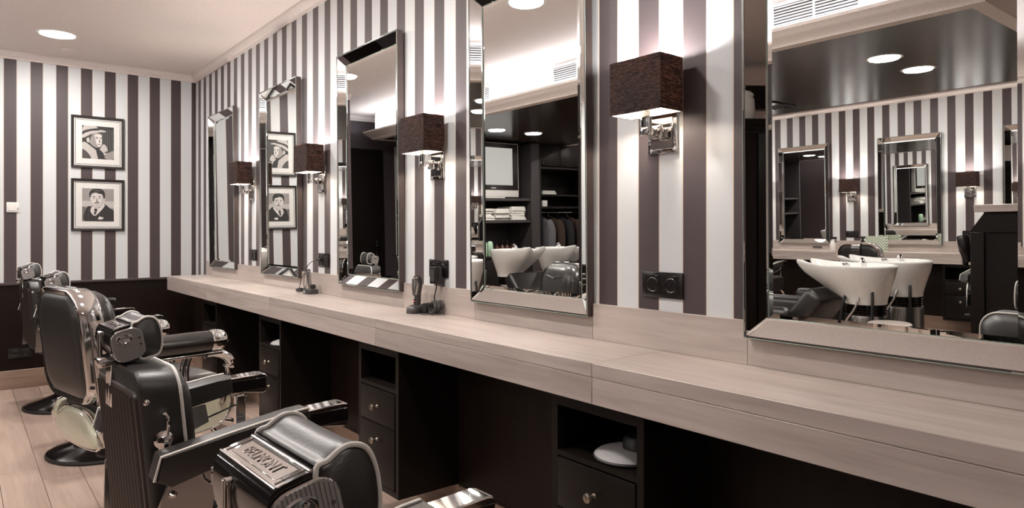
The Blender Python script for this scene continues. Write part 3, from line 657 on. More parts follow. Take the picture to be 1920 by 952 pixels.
def chair_modern(t, hx=-.255):
    chair_base(t); LN = .097
    SX = lambda x, z: x - (z - .60) * LN
    # backrest: thick upright slab with rounded top corners, leaning back a little
    hwid, z0, z1 = .196, .50, .925
    def outline(hw, za, zb, r):
        o = [(-hw, za), (hw, za)]
        for k in range(9): a = R(90 * k / 8); o.append((hw - r + r * math.cos(a), zb - r + r * math.sin(a)))
        for k in range(9): a = R(90 + 90 * k / 8); o.append((-hw + r + r * math.cos(a), zb - r + r * math.sin(a)))
        return o
    def slab(bm, layers):
        loft(bm, [[(SX(x, z), y, z) for y, z in outline(hw, za, zb, r)] for x, hw, za, zb, r in layers])
    b = NB(); slab(b, [(-.258, hwid - .012, z0, z1 - .012, .045), (-.254, hwid - .004, z0, z1 - .004, .05), (-.245, hwid, z0, z1, .055), (-.165, hwid, z0, z1 - .004, .06)]); bk = obj('backrest', b, 'leather', t, 40)
    b = NB(); slab(b, [(-.166, hwid - .002, z0, z1 - .006, .06), (-.150, hwid - .006, z0, z1 - .012, .06), (-.132, hwid - .03, z0 + .02, z1 - .04, .06), (-.126, hwid - .07, z0 + .05, z1 - .08, .05)]); cu = obj('back_cushion', b, 'leather', bk, 60)
    b = NB()
    for k in range(9):
        y = -.12 + k * .03; tube(b, [(SX(-.1255, z), y, z) for z in (z0 + .06, .66, .76, z1 - .09)], .0028, 6)
    obj('stitching', b, 'leather', cu)
    for x, sh in ((-.164, .0),):
        o_ = outline(hwid + .001, z0 + .0, z1 - .004, .06)[1:] + [(-hwid - .001, z0)]
        b = NB(); tube(b, [(SX(x, z), y, z) for y, z in o_], .0042, 8); obj('piping', b, 'piping', bk)
    # ribbed rear panel
    b = NB(); slab(b, [(-.264, hwid - .018, z0 - .03, z1 - .055, .02), (-.258, hwid - .014, z0 - .03, z1 - .052, .02)]); rp = obj('rear_panel', b, 'vinyl', t, 40)
    for k in range(11):
        y = -.155 + k * .031
        b = NB(); tube(b, [(SX(-.2625, z), y, z) for z in (z0 - .02, .7, z1 - .066)], .0115, 8, flat=.38); obj('rib', b, 'vinyl', rp)
    for s in (-1, 1):
        for z in (.575, .85):
            b = NB(); lathe(b, [(.0075, 0), (.0075, .002), (.004, .005), (0, .0055)], 12, Matrix.Translation((SX(-.243, z), s * hwid, z)) @ Matrix.Rotation(R(-90 * s), 4, 'X')); obj('stud', b, 'chrome', bk)
        # hanging spear shaped handle with round boss
        z = .755; xx = SX(-.215, z); T = Matrix.Translation((xx, s * (hwid + .001), z))
        b = NB(); lathe(b, [(.022, 0), (.022, .003), (.012, .009), (.010, .012), (0, .012)], 20, T @ Matrix.Rotation(R(-90 * s), 4, 'X')); hd = obj('boss', b, 'chrome', bk)
        b = NB(); q = [(0, .012 * s, .066), (.004, .020 * s, .056), (.005, .022 * s, .036), (.003, .016 * s, .006)]; tube(b, [T @ Vector(p) for p in smooth_pts(q)], [.0055] + [.0042] * (len(smooth_pts(q)) - 1), 8); obj('hook', b, 'chrome', hd)
        b = NB(); loft(b, [[T @ Vector((u, (.014 + v) * s, zz)) for u, v in ((-w_, 0), (-w_ * .3, .012 * min(1, w_ / .016)), (w_ * .3, .012 * min(1, w_ / .016)), (w_, 0), (0, -.004))] for w_, zz in ((.012, .010), (.017, -.002), (.013, -.024), (.0006, -.052))]); obj('spear', b, 'chrome', hd, 20)
    # post block on the top
    b = NB(); bx(b, (SX(-.262, .93) - .004, -.010, .917), (SX(-.215, .93), .055, .945), .004, 2); pb = obj('post_block', b, 'rubber', t)
    b = NB(); bx(b, (SX(-.2665, .86), .030, .80), (SX(-.2595, .86), .085, .912), .002, 1); obj('latch_plate', b, 'chrome', pb)
    b = NB(); tube(b, [(hx - .062, .03, .930), (hx - .062, .03, 1.000)], .0065, 10); tube(b, [(hx - .066, .03, .996), (hx - .030, .03, .996)], .0065, 8); obj('post', b, 'chrome', t)
    hr = headrest(t, 0, 0); hr.location = (hx + .002, .008, .982); hr.rotation_euler = (0, R(-13), 0); hr.scale = (.90, .90, .90)
    # seat
    b = NB(); bx(b, (-.20, -.225, .49), (.27, .225, .60), .035, 4); st = obj('seat', b, 'leather', t, 60)
    b = NB()
    for k in range(7): tube(b, [(-.17, -.15 + k * .05, .601), (.05, -.15 + k * .05, .603), (.23, -.15 + k * .05, .601)], .004, 6)
    obj('stitching', b, 'leather', st)
    b = NB(); tube(b, [(-.19, -.223, .555), (.235, -.226, .555), (.268, -.19, .555), (.272, 0, .555), (.268, .19, .555), (.235, .226, .555), (-.19, .223, .555)], .0042, 8); obj('piping', b, 'piping', st)
    b = NB(); bx(b, (-.23, -.215, .42), (.25, .215, .492), .015, 2); obj('seat_pan', b, 'dgrey', t)
    for s in (-1, 1):
        ya, yb = sorted((s * .235, s * .305))
        # padded arm, rising to the front, with a raked rear end
        pr = [(-.275, .688), (-.262, .742), (-.10, .768), (.06, .790), (.098, .792), (.106, .745), (.09, .735), (-.10, .700), (-.240, .668)]
        b = NB(); cxx, czz = -.08, .735; rg = []
        for yy, sc in ((ya, .90), (ya + .006, .985), (ya + .014, 1), (yb - .014, 1), (yb - .006, .985), (yb, .90)): rg.append([(cxx + (u - cxx) * (1 - (1 - sc) * .25), yy, czz + (v - czz) * sc) for u, v in pr])
        loft(b, rg); am = obj('armrest', b, 'leather', t, 50)
        for yy in ((yb - .005) if s > 0 else (ya + .005),):
            b = NB(); tube(b, [(-.278, yy, .690), (-.264, yy, .743), (-.10, yy, .769), (.06, yy, .791), (.096, yy, .793)], .0034, 8); obj('piping', b, 'piping', am)
        pr2 = [(.095, .742), (.098, .786), (.20, .789), (.213, .786), (.218, .778), (.214, .728), (.206, .724)]
        b = NB(); rg = []
        for yy, sc in ((ya + .006, .92), (ya + .010, 1), (yb - .010, 1), (yb - .006, .92)): rg.append([(.157 + (u - .157) * (1 - (1 - sc) * .4), yy, .757 + (v - .757) * sc) for u, v in pr2])
        loft(b, rg); obj('arm_end', b, 'chrome', am, 30)
        b = NB(); bx(b, (.100, s * .270 - .030, .737), (.2155, s * .270 + .030, .777), .003, 1); obj('side_inlay', b, 'gloss_black', am)
        # steel side panel under the arm
        yp = s * .243
        b = NB(); prism(b, [(-.262, .44), (-.258, .60), (-.225, .685), (.02, .715), (.03, .66), (-.13, .60), (-.15, .44)], yp, yp + .010 * s, 'xzy'); sp = obj('side_panel', b, 'steel', t, 30)
        b = NB(); prism(b, [(-.15, .44), (-.13, .57), (.03, .585), (.20, .585), (.235, .54), (.20, .44)], yp - .004 * s, yp + .004 * s, 'xzy'); obj('lower_panel', b, 'leather', t, 30)
        b = NB(); tube(b, smooth_pts([(-.165, yp + .013 * s, .70), (-.150, yp + .013 * s, .655), (-.10, yp + .013 * s, .640), (.10, yp + .013 * s, .690), (.16, yp + .013 * s, .72)]), .0032, 6); obj('guard_rail', b, 'chrome', sp)
        for u, v in ((-.225, .635), (-.225, .50)):
            b = NB(); lathe(b, [(.010, 0), (.010, .003), (.006, .008), (.004, .012), (0, .012)], 14, Matrix.Translation((u, yp + .010 * s, v)) @ Matrix.Rotation(R(-90 * s), 4, 'X')); obj('screw', b, 'chrome', sp)
        b = NB(); bx(b, (.115, s * .252 - .012, .60), (.145, s * .252 + .012, .728), .003, 1); obj('arm_support', b, 'chrome', t)

def chair_vintage(t, crest=False):
    chair_base(t, True); LN = .11
    SX = lambda x, z: x - (z - .62) * LN
    def outline(hw, za, zb, r, rb):
        o = []
        for cx, cz, rr, a0 in ((-hw + rb, za + rb, rb, 180), (hw - rb, za + rb, rb, 270), (hw - r, zb - r, r, 0), (-hw + r, zb - r, r, 90)):
            for k in range(9): a = R(a0 + 90 * k / 8); o.append((cx + rr * math.cos(a), cz + rr * math.sin(a)))
        return o
    def slab(bm, layers): loft(bm, [[(SX(x, z), y, z) for y, z in outline(hw, za, zb, r, rb)] for x, hw, za, zb, r, rb in layers])
    hw, z0, z1 = .225, .60, 1.035
    # chrome hoop all round the back
    b = NB(); rg = []
    for x, d in ((-.276, 0), (-.268, .006), (-.200, .006), (-.190, 0), (-.194, -.014), (-.272, -.016)):
        rg.append([(SX(x, z), y, z) for y, z in outline(hw + d, z0 - d, z1 + d, .115 + d, .09 + d)])
    loft(b, rg + [rg[0]], (False, False)); bmesh.ops.remove_doubles(b, verts=b.verts, dist=1e-6); bk = obj('back_hoop', b, 'chrome', t, 40)
    b = NB(); slab(b, [(-.284, hw - .075, z0 + .06, z1 - .075, .08, .07), (-.281, hw - .040, z0 + .035, z1 - .040, .10, .08), (-.270, hw - .018, z0 + .016, z1 - .018, .11, .085), (-.255, hw - .012, z0 + .012, z1 - .013, .11, .085)]); obj('rear_shell', b, 'leather', bk, 60)
    b = NB(); slab(b, [(-.215, hw - .012, z0 + .012, z1 - .012, .11, .085), (-.165, hw - .006, z0 + .006, z1 - .008, .11, .085), (-.138, hw - .02, z0 + .02, z1 - .025, .11, .085), (-.120, hw - .06, z0 + .05, z1 - .07, .09, .07), (-.114, hw - .12, z0 + .11, z1 - .14, .06, .05)]); cu = obj('back_cushion', b, 'old_leather', bk, 60)
    b = NB(); q = smooth_pts([(SX(-.118, .955), -.09, .955), (SX(-.116, .945), -.03, .945), (SX(-.116, .940), 0, .938), (SX(-.116, .945), .03, .945), (SX(-.118, .955), .09, .955)]); tube(b, q, .006, 8, flat=.5); obj('pull_crease', b, 'old_leather', cu)
    # fluted crest strap over the top with a shield pendant at the back
    if crest:
        b = NB(); q = []
        for x, z in ((-.306, .93), (-.304, .985), (-.292, 1.02), (-.262, 1.043), (-.215, 1.043), (-.20, 1.034)): q.append((SX(x, z), z))
        rg = [[(u, -.045, v) for u, v in q] + [(u + .004, -.045, v - .006) for u, v in q[::-1]], [(u, .045, v) for u, v in q] + [(u + .004, .045, v - .006) for u, v in q[::-1]]]; loft(b, rg); obj('crest_strap', b, 'chrome', bk, 30)
        b = NB(); Tm = Matrix.Translation((SX(-.309, .93), 0, .93)) @ Matrix.Rotation(R(-6), 4, 'Y'); prism(b, [(-.045, .03), (.045, .03), (.05, -.005), (0, -.035), (-.05, -.005)], -.004, .004, 'yzx', Tm); obj('shield_badge', b, 'chrome', bk, 30)
    for s in (-1, 1):
        # side strap, hinge pin and curved bracket to the seat
        yy = s * (hw + .004)
        b = NB(); tube(b, [(SX(-.238, z), yy + .006 * s, z) for z in (.585, .70, .80, .90)], [.013, .014, .013, .006], 10, flat=.5); tube(b, [(SX(-.238, z), yy + .011 * s, z) for z in (.60, .70, .86)], .0035, 6); sd = obj('side_strap', b, 'chrome', bk)
        b = NB(); pts = smooth_pts([(-.205, yy + .006 * s, .790), (-.200, yy + .006 * s, .70), (-.17, yy + .006 * s, .655), (-.08, yy + .006 * s, .635), (.0, yy + .006 * s, .62)]); tube(b, pts, .009, 8); obj('strap_bead', b, 'chrome', sd)
        b = NB(); cyl(b, (-.206, yy, .785), (-.206, yy + .014 * s, .785), .014, n=16); cyl(b, (-.196, yy, .70), (-.196, yy + .012 * s, .70), .009, n=14); obj('hinge_pin', b, 'chrome', sd)
        b = NB(); prism(b, spl([(-.250, .60), (-.215, .655), (-.16, .632), (-.05, .622), (.0, .60), (-.015, .53), (-.055, .55), (-.11, .585), (-.19, .578)], 4), yy, yy + .008 * s, 'xzy'); obj('bracket', b, 'steel', t, 30)
        # padded round arm with chrome cap, front scroll, fluted side piece
        ya = s * .268
        b = NB(); T = Matrix.Translation((0, ya, 0)); rg = []
        for x, r in ((-.155, .030), (-.150, .040), (-.05, .045), (.10, .046), (.172, .044)): rg.append([(x, ya + r * .92 * math.cos(2 * math.pi * k / 20), .800 + r * math.sin(2 * math.pi * k / 20)) for k in range(20)])
        loft(b, rg); am = obj('armrest', b, 'old_leather', t, 50)
        b = NB(); rg = []
        for x, r in ((.168, .047), (.176, .048), (.205, .047), (.228, .040), (.240, .026), (.243, .004)): rg.append([(x, ya + r * .92 * math.cos(2 * math.pi * k / 20), .800 + r * math.sin(2 * math.pi * k / 20)) for k in range(20)])
        loft(b, rg); obj('arm_cap', b, 'chrome', am, 40)
        b = NB(); rg = []
        for x, r in ((-.225, .006), (-.222, .022), (-.195, .036), (-.160, .040), (-.148, .038)): rg.append([(x, ya + r * .92 * math.cos(2 * math.pi * k / 20), .800 + r * math.sin(2 * math.pi * k / 20)) for k in range(20)])
        loft(b, rg); obj('arm_cap', b, 'chrome', am, 40)
        b = NB(); bx(b, (-.14, ya - .030, .744), (.215, ya + .030, .757), .004, 2); obj('arm_rail', b, 'chrome', am)
        b = NB(); q = smooth_pts([(.155, ya, .748), (.215, ya, .742), (.255, ya, .715), (.262, ya, .685), (.235, ya, .690)]); tube(b, q, [.022] * 5 + [.026] * (len(q) - 11) + [.022, .018, .016, .014, .012, .010], 12, flat=.7); sc = obj('arm_scroll', b, 'chrome', t)
        b = NB(); q = smooth_pts([(.250, ya, .690), (.258, ya, .64), (.235, ya, .575), (.225, ya, .53)]); tube(b, q, [.012 + .004 * math.sin(i / len(q) * 3.14) for i in range(len(q))], 12); obj('front_leg', b, 'chrome', t)
        for k in range(2):
            b = NB(); q = smooth_pts([(.075 + k * .020, ya - .01 * s, .750), (.060 + k * .020, ya - .01 * s, .70), (.060 + k * .02, ya - .01 * s, .64), (.07 + k * .02, ya - .01 * s, .585)]); tube(b, q, .009, 10); obj('arm_post', b, 'chrome', t)
        b = NB()
        for k in range(6):
            a = R(62 + k * 9); tube(b, [(-.03, ya + .002 * s, .575), (-.03 + .075 * math.cos(a), ya + .004 * s, .575 + .075 * math.sin(a)), (-.03 + .145 * math.cos(a), ya + .008 * s, .575 + .145 * math.sin(a))], [.006, .009, .010], 8)
        obj('fluted_fan', b, 'chrome', t)
        # cream enamel skirts with chrome beads
        b = NB(); pr = spl([(-.19, .555), (0, .572), (.235, .572), (.262, .55), (.262, .49), (.22, .44), (.10, .418), (-.10, .415), (-.20, .425), (-.238, .47), (-.235, .53)], 5)
        prism(b, pr, s * .215, s * .262, 'xzy'); sk = obj('skirt', b, 'cream', t, 35)
        b = NB(); tube(b, [(u, s * .2625, v) for u, v in pr] + [(pr[0][0], s * .2625, pr[0][1])], .0055, 8, cap=False); obj('bead', b, 'chrome', sk)
    b = NB(); pr = spl([(-.214, .575), (.214, .575), (.214, .50), (.15, .43), (0, .42), (-.15, .43), (-.214, .50)], 5); prism(b, pr, .225, .250, 'yzx'); obj('front_skirt', b, 'cream', t, 35)
    b = NB(); pr = spl([(-.20, .50), (-.12, .545), (0, .555), (.12, .545), (.20, .50), (.222, .46), (.20, .425), (0, .412), (-.20, .425), (-.222, .46)], 4)
    loft(b, [[(x, u * k, .48 + (v - .48) * k) for u, v in pr] for x, k in ((-.215, 1), (-.236, 1), (-.250, .94), (-.256, .8), (-.258, .4))]); rs = obj('rear_skirt', b, 'cream', t, 60)
    b = NB(); tube(b, [(-.238, u * 1.01, .48 + (v - .48) * 1.02) for u, v in pr] + [(-.238, pr[0][0] * 1.01, .48 + (pr[0][1] - .48) * 1.02)], .006, 8, cap=False); obj('bead', b, 'chrome', rs)
    b = NB(); bx(b, (-.21, -.213, .43), (.224, .213, .575), .01, 1); obj('seat_pan', b, 'dgrey', t)
    b = NB(); bx(b, (-.19, -.222, .576), (.255, .222, .650), .034, 4); st = obj('seat', b, 'old_leather', t, 60)
    b = NB(); bx(b, (-.18, -.226, .572), (.259, .226, .584), .005, 2); obj('seat_band', b, 'chrome', st)

G1 = 'barber chairs facing the counter'
c1 = thing('barber_chair', 'nearest modern black barber chair, only headrest and one arm in view', 'chair', (.535, .715, 0), R(1.7), G1); chair_modern(c1)
dup(c1, (.600, 2.03, 0), R(4), 'modern black barber chair with ribbed back, second from the camera')
c3 = thing('barber_chair', 'old chrome hooped barber chair with cream enamel skirts', 'chair', (.600, 3.27, 0), R(12), G1); chair_vintage(c3)
dup(c1, (.665, 4.56, 0), R(5), 'modern black barber chair just beyond the old chrome hooped one')
dup(c1, (.640, 5.92, 0), R(5), 'modern black barber chair nearest the striped end wall')
dup(c1, (.62, -.58, 0), R(3), 'modern black barber chair behind the camera, seen only in a mirror edge')
G2 = 'barber chairs at the opposite counter'
c3b = thing('barber_chair', 'old hooped barber chair at the opposite counter, behind the washbasins', 'chair', (-4.16, 3.22, 0), R(184), G2); chair_vintage(c3b, True)
dup(c1, (-4.20, 4.62, 0), R(178), 'modern black barber chair at the opposite counter, left of the basins', group=G2)
dup(c1, (-4.20, 2.02, 0), R(182), 'modern black barber chair at opposite counter, partly behind tall cabinet', group=G2)

# ------------------------------------------------------------------ things on the counter
def cable(name, pts, r, m, parent=None, n=6):
    b = NB(); tube(b, smooth_pts(pts, 5), r, n); return obj(name, b, m, parent, 60)
def coil(name, c, m, parent, n=9, w_=.030, h_=.040, r=.0021, seed=1, axis='y'):
    rnd = random.Random(seed); b = NB()
    for k in range(n):
        a0 = rnd.uniform(0, 6.28); ww, hh = w_ * rnd.uniform(.55, 1), h_ * rnd.uniform(.6, 1); q = []
        ph, tl = rnd.uniform(-.5, .5), rnd.uniform(-.6, .6)
        for i in range(20):
            a = a0 + 2 * math.pi * i / 19; u, v = ww * math.cos(a), hh * math.sin(a)
            d = rnd.uniform(-.0015, .0015) + (k - n / 2) * .0032 + .006 * math.sin(a + ph)
            p = (d, u, v + u * .1) if axis == 'x' else (u, d, v) if axis == 'y' else (u, v + u * tl * .2, .002 + .022 * (.5 + .5 * math.sin(a + ph * 3)) * (.4 + .6 * abs(tl) / .6))
            q.append((c[0] + p[0], c[1] + p[1], c[2] + p[2]))
        tube(b, q, r, 6)
    return obj(name, b, m, parent, 60)
CT = .8881
# black and silver clipper standing in its charging foot
t = thing('hair_clipper', 'black and silver hair clipper standing in its black charging foot', 'clipper', (1.645, 2.715, CT), R(8))
b = NB(); fp = spl([(-.042, -.030), (.020, -.034), (.052, -.020), (.055, .012), (.030, .032), (-.040, .030), (-.055, 0)], 5)
loft(b, [[(u * s_, v * s_, z) for u, v in fp] for s_, z in ((1.0, 0), (1.02, .006), (.96, .022), (.80, .034), (.60, .038))]); ft = obj('charging_foot', b, 'dgrey', t, 50)
def pebble(bm, path, n=18):
    rg = []
    for (x, y, z, a, c) in path: rg.append([(x + a * math.cos(2 * math.pi * k / n), y + c * math.sin(2 * math.pi * k / n), z) for k in range(n)])
    loft(bm, rg)
b = NB(); pebble(b, [(-.004, 0, .030, .016, .015), (-.004, 0, .05, .0175, .017), (-.002, .001, .085, .0165, .017), (.003, .002, .115, .018, .019), (.006, .002, .135, .019, .021), (.003, .001, .153, .016, .021), (-.002, 0, .162, .011, .020)]); bd = obj('body', b, 'dgrey', t, 60)
b = NB(); pebble(b, [(-.007, .000, .084, .010, .0150), (-.005, .000, .112, .0145, .0185), (-.003, .000, .136, .0145, .0205), (-.007, .000, .157, .009, .0195)]); bmesh.ops.translate(b, verts=b.verts, vec=(-.0085, .002, 0)); obj('face_plate', b, 'steel', bd, 60)
b = NB(); bx(b, (-.016, -.019, .160), (.006, .019, .166), .001, 1)
for k in range(9): bx(b, (-.012, -.018 + k * .004, .166), (.0, -.0165 + k * .004, .1705))
obj('blade', b, 'nickel', bd)
b = NB(); bx(b, (-.0215, -.006, .046), (-.0195, .006, .085), .0008, 1); obj('switch_panel', b, 'plastic', bd)
b = NB(); bx(b, (-.0222, -.003, .052), (-.0214, .003, .058), .0003, 1); obj('indicator', b, 'green_led', bd)
b = NB(); bx(b, (-.0222, -.0045, .064), (-.0214, .0045, .080), .0003, 1); obj('slide_switch', b, 'lgrey', bd)
t = thing('power_adapter', 'black power adapter plugged into double socket beside hair clipper', 'adapter', (XR - .0086, 2.614, 1.068), math.pi)
b = NB(); bx(b, (.000, -.024, -.042), (.052, .024, .036), .005, 2); a_ = obj('body', b, 'plastic', t)
b = NB(); bx(b, (.052, -.017, -.030), (.0524, .017, .026)); obj('rating_label', b, 'dgrey', a_)
cable('cable', [(.030, 0, -.042), (.032, .002, -.062), (.036, -.006, -.10), (.030, -.012, -.130), (.034, -.006, -.152)], .0030, 'rubber', t)
t = thing('cable_bundle', 'coiled black cable bundle leaning on backsplash beside hair clipper', 'cable', (1.672, 2.605, CT + .034))
coil('coil', (0, -.006, 0), 'dgrey', t, 16, .028, .031, .0019, 3, 'x'); b = NB(); lathe(b, [(.0, -.028), (.022, -.026), (.024, 0), (.020, .022), (0, .024)], 16, Matrix.Translation((-.010, .045, -.006)) @ Matrix.Rotation(R(90), 4, 'Y')); obj('winder', b, 'rubber', t)
cable('tail', [(-.004, .004, -.028), (-.045, .012, -.031), (-.050, .060, -.031), (-.030, .080, -.0315)], .0019, 'dgrey', t)
# silver trimmer in a black cradle
t = thing('hair_trimmer', 'slim silver trimmer standing in small square black cradle', 'trimmer', (1.655, 3.975, CT), R(10))
b = NB(); loft(b, [[(u * s_, v * s_, z) for u, v in rrect(.066, .084, .012, 4)] for s_, z in ((1, 0), (1, .020), (.93, .028), (.80, .030))]); cr_ = obj('cradle', b, 'dgrey', t, 45)
b = NB(); bx(b, (-.0345, .006, .006), (-.0335, .030, .020), .0003, 1); obj('badge', b, 'lgrey', cr_)
b = NB(); bx(b, (-.012, -.042, .026), (.016, -.026, .052), .006, 2, Matrix.Rotation(R(-12), 4, 'X')); obj('comb', b, 'rubber', cr_)
b = NB(); pebble(b, [(0, .006, .026, .0125, .012), (-.001, .008, .06, .0135, .0125), (-.003, .012, .10, .0125, .0125), (-.005, .015, .128, .0145, .0155), (-.006, .017, .142, .012, .015)]); bd = obj('body', b, 'steel', t, 60)
b = NB(); bx(b, (-.017, .004, .139), (.004, .030, .146), .001, 1)
for k in range(6): bx(b, (-.014, .006 + k * .004, .146), (-.002, .0072 + k * .004, .150))
obj('blade', b, 'nickel', bd)
cable('cable', [(-.012, .036, .012), (-.014, .052, .06), (-.006, .050, .13), (.012, .035, .18), (.040, .004, .205), (.052, -.020, .206)], .0022, 'rubber', t)
b = NB(); cyl(b, (.052, -.0285, .206), (.036, -.010, .206), .009, .005, 12); obj('plug', b, 'rubber', t)
t = thing('cable_bundle', 'loose coil of black cable lying beside the silver trimmer', 'cable', (1.655, 4.115, CT + .005))
coil('coil', (0, 0, .0005), 'rubber', t, 9, .034, .044, .0021, 5, 'z'); cable('loop', [(.0, -.04, .003), (.02, -.03, .05), (.03, .0, .105), (.025, .035, .10), (.012, .05, .05), (.0, .04, .006)], .0021, 'rubber', t)
# pale discs on the open shelves
def disc(root):
    b = NB(); lathe(b, [(.088, 0), (.094, .004), (.095, .010), (.085, .018), (.052, .030), (.045, .031)], 40); o = obj('disc', b, 'lgrey', root, 50)
    b = NB(); lathe(b, [(.0945, .002), (.0975, .006), (.0945, .011)], 40, cap=(False, False)); obj('rim', b, 'dgrey', o)
    b = NB(); lathe(b, [(.046, .026), (.045, .055), (.036, .066), (0, .068)], 28, Matrix.Translation((.022, -.026, 0))); obj('grip', b, 'rubber', root)
t = thing('hand_mirror', 'pale grey round disc with black hub on nearest cabinet shelf', 'hand mirror', (1.512, 1.330, .6015), 0); disc(t)
dup(t, (1.50, 3.945, .6015), None, 'pale grey round disc on the shelf of third cabinet', 'hand mirror')

# ------------------------------------------------------------------ wash area seen in the mirrors
def basin(t):
    """porcelain shampoo bowl: pointed neck end at -x, round end at +x, on a ringed pedestal; rim at z = 1"""
    out = spl([(.275, 0), (.225, .155), (.08, .235), (-.12, .225), (-.28, .165), (-.385, .120), (-.375, .070), (-.335, 0), (-.375, -.070), (-.385, -.120), (-.28, -.165), (-.12, -.225), (.08, -.235), (.225, -.155)], 4)
    circ = [(math.atan2(y, x), .138) for x, y in out]
    def rim(k, z, f=0.0, lift=1.0, q=1.0):
        """k scales the outline, f blends it into the round foot, lift raises the neck horns"""
        o = []
        for (x, y), (a, r) in zip(out, circ):
            h = max(0, (-x - .10) / .28); zz = z + lift * (.030 * h * h - (.030 if x < -.30 and abs(y) < .08 else 0) * (1 - abs(y) / .08))
            fx, fy = .075 + r * math.cos(a), r * math.sin(a)
            o.append(((x * k) * (1 - f) + fx * f, (y * k * q) * (1 - f) + fy * f, zz))
        return o
    b = NB()
    rg = [rim(1, .700, 1, 0), rim(1, .735, .94, .0), rim(.96, .79, .66, .1), rim(.97, .85, .38, .35), rim(.985, .90, .16, .6), rim(.99, .94, .05, .8), rim(1.0, .968, 0, 1), rim(.997, .982, 0, 1), rim(.975, .988, .0, 1), rim(.935, .984, 0, 1), rim(.88, .960, .0, .9), rim(.80, .90, .15, .4), rim(.65, .85, .45, 0), rim(.4, .83, .75, 0), rim(.2, .825, .9, 0)]
    loft(b, rg); bw = obj('bowl', b, 'porcelain', t, 70)
    b = NB()
    for k in range(4): lathe(b, [(.122, .620 + k * .020), (.134, .624 + k * .020), (.134, .636 + k * .020), (.122, .640 + k * .020)], 32, Matrix.Translation((.075, 0, 0)))
    obj('bellows', b, 'gloss_black', t)
    b = NB(); lathe(b, [(.145, 0), (.148, .05), (.143, .60), (.138, .618)], 36, Matrix.Translation((.075, 0, 0))); obj('pedestal', b, 'steel', t)
    b = NB(); lathe(b, [(.026, .0), (.026, .010), (.018, .016), (.016, .045), (.022, .055), (.0, .062)], 18, Matrix.Translation((.12, .13, .955))); tube(b, smooth_pts([(.12, .13, 1.0), (.10, .10, 1.035), (.07, .06, 1.03), (.05, .03, 1.0)]), .010, 10); obj('mixer_tap', b, 'chrome', t)
    b = NB(); lathe(b, [(.014, 0), (.016, .02), (.026, .034), (.028, .045), (0, .047)], 16, Matrix.Translation((.0, .16, .955)) @ Matrix.Rotation(R(25), 4, 'X')); obj('hand_shower', b, 'chrome', t)
    cable('hose', [(.17, .12, .80), (.185, .155, .70), (.19, .175, .45), (.21, .19, .20), (.20, .20, .02)], .011, 'rubber', t, 8)
    cable('hose', [(.00, .12, .80), (-.02, .155, .70), (-.04, .175, .50), (-.08, .19, .22), (-.08, .20, .02)], .011, 'rubber', t, 8)
    cable('supply_pipe', [(.10, .13, .80), (.07, .165, .68), (.0, .175, .56), (-.04, .185, .40), (-.03, .20, .05)], .008, 'chrome', t, 8)
GW = 'washbasins with porcelain bowls'
bs = thing('washbasin', 'white porcelain shampoo basin nearest the camera in the mirror', 'basin', (-1.66, 2.28, 0), -math.pi / 2, GW); basin(bs); bs.scale = (1, 1, .968)
dup(bs, (-2.36, 2.30, 0), -math.pi / 2, 'white porcelain shampoo basin just behind the nearest one')
dup(bs, (-1.27, 5.75, 0), math.pi / 2, 'white porcelain shampoo basin before the shelf unit, left of two').scale = (1, 1, 1.03)
dup(bs, (-1.93, 5.75, 0), math.pi / 2, 'white porcelain shampoo basin before the shelf unit, right of two').scale = (1, 1, 1.03)
def wash_chair(t):
    b = NB(); bx(b, (-1.02, -.27, .36), (-.36, .27, .50), .05, 4); obj('seat', b, 'leather', t, 60)
    b = NB(); bx(b, (-.075, -.25, 0), (.075, .25, .42), .045, 4, Matrix.Translation((-.42, 0, .42)) @ Matrix.Rotation(R(38), 4, 'Y')); obj('backrest', b, 'leather', t, 60)
    for s in (-1, 1):
        b = NB(); bx(b, (-1.04, s * .335 - .055, .10), (-.30, s * .335 + .055, .64), .05, 4); obj('armrest', b, 'leather', t, 60)
    b = NB(); bx(b, (-.98, -.265, .04), (-.34, .265, .365), .02, 2); obj('plinth', b, 'dgrey', t)
    for sx in (-.93, -.40):
        for s in (-1, 1):
            b = NB(); cyl(b, (sx, s * .20, 0), (sx, s * .20, .06), .025, n=12); obj('foot', b, 'chrome', t)
GC = 'low black wash chairs'
wc = thing('wash_chair', 'low black leather wash chair at the nearest washbasin', 'chair', (-1.66, 2.30, 0), -math.pi / 2, GC); wash_chair(wc)
dup(wc, (-2.46, 2.30, 0), -math.pi / 2, 'low black leather wash chair at the second washbasin')
dup(wc, (-1.27, 5.75, 0), math.pi / 2, 'low black leather wash chair before the shelf unit, left of two')
dup(wc, (-2.07, 5.75, 0), math.pi / 2, 'low black leather wash chair before the shelf unit, right of two')
t = thing('stool', 'stool with round pale wooden seat beside the nearest washbasin', 'stool', (-1.20, 1.86, 0))
b = NB(); lathe(b, [(.118, .585), (.127, .593), (.127, .612), (.118, .619), (0, .620)], 36); obj('seat', b, 'counter', t)
for k in range(4):
    a = R(45 + 90 * k); b = NB(); cyl(b, (.075 * math.cos(a), .075 * math.sin(a), .585), (.15 * math.cos(a), .15 * math.sin(a), 0), .012, n=10); obj('leg', b, 'chrome', t)
b = NB(); lathe(b, [(.118, .20), (.126, .208), (.118, .216), (.110, .208)], 30, cap=(False, False)); obj('foot_ring', b, 'chrome', t)

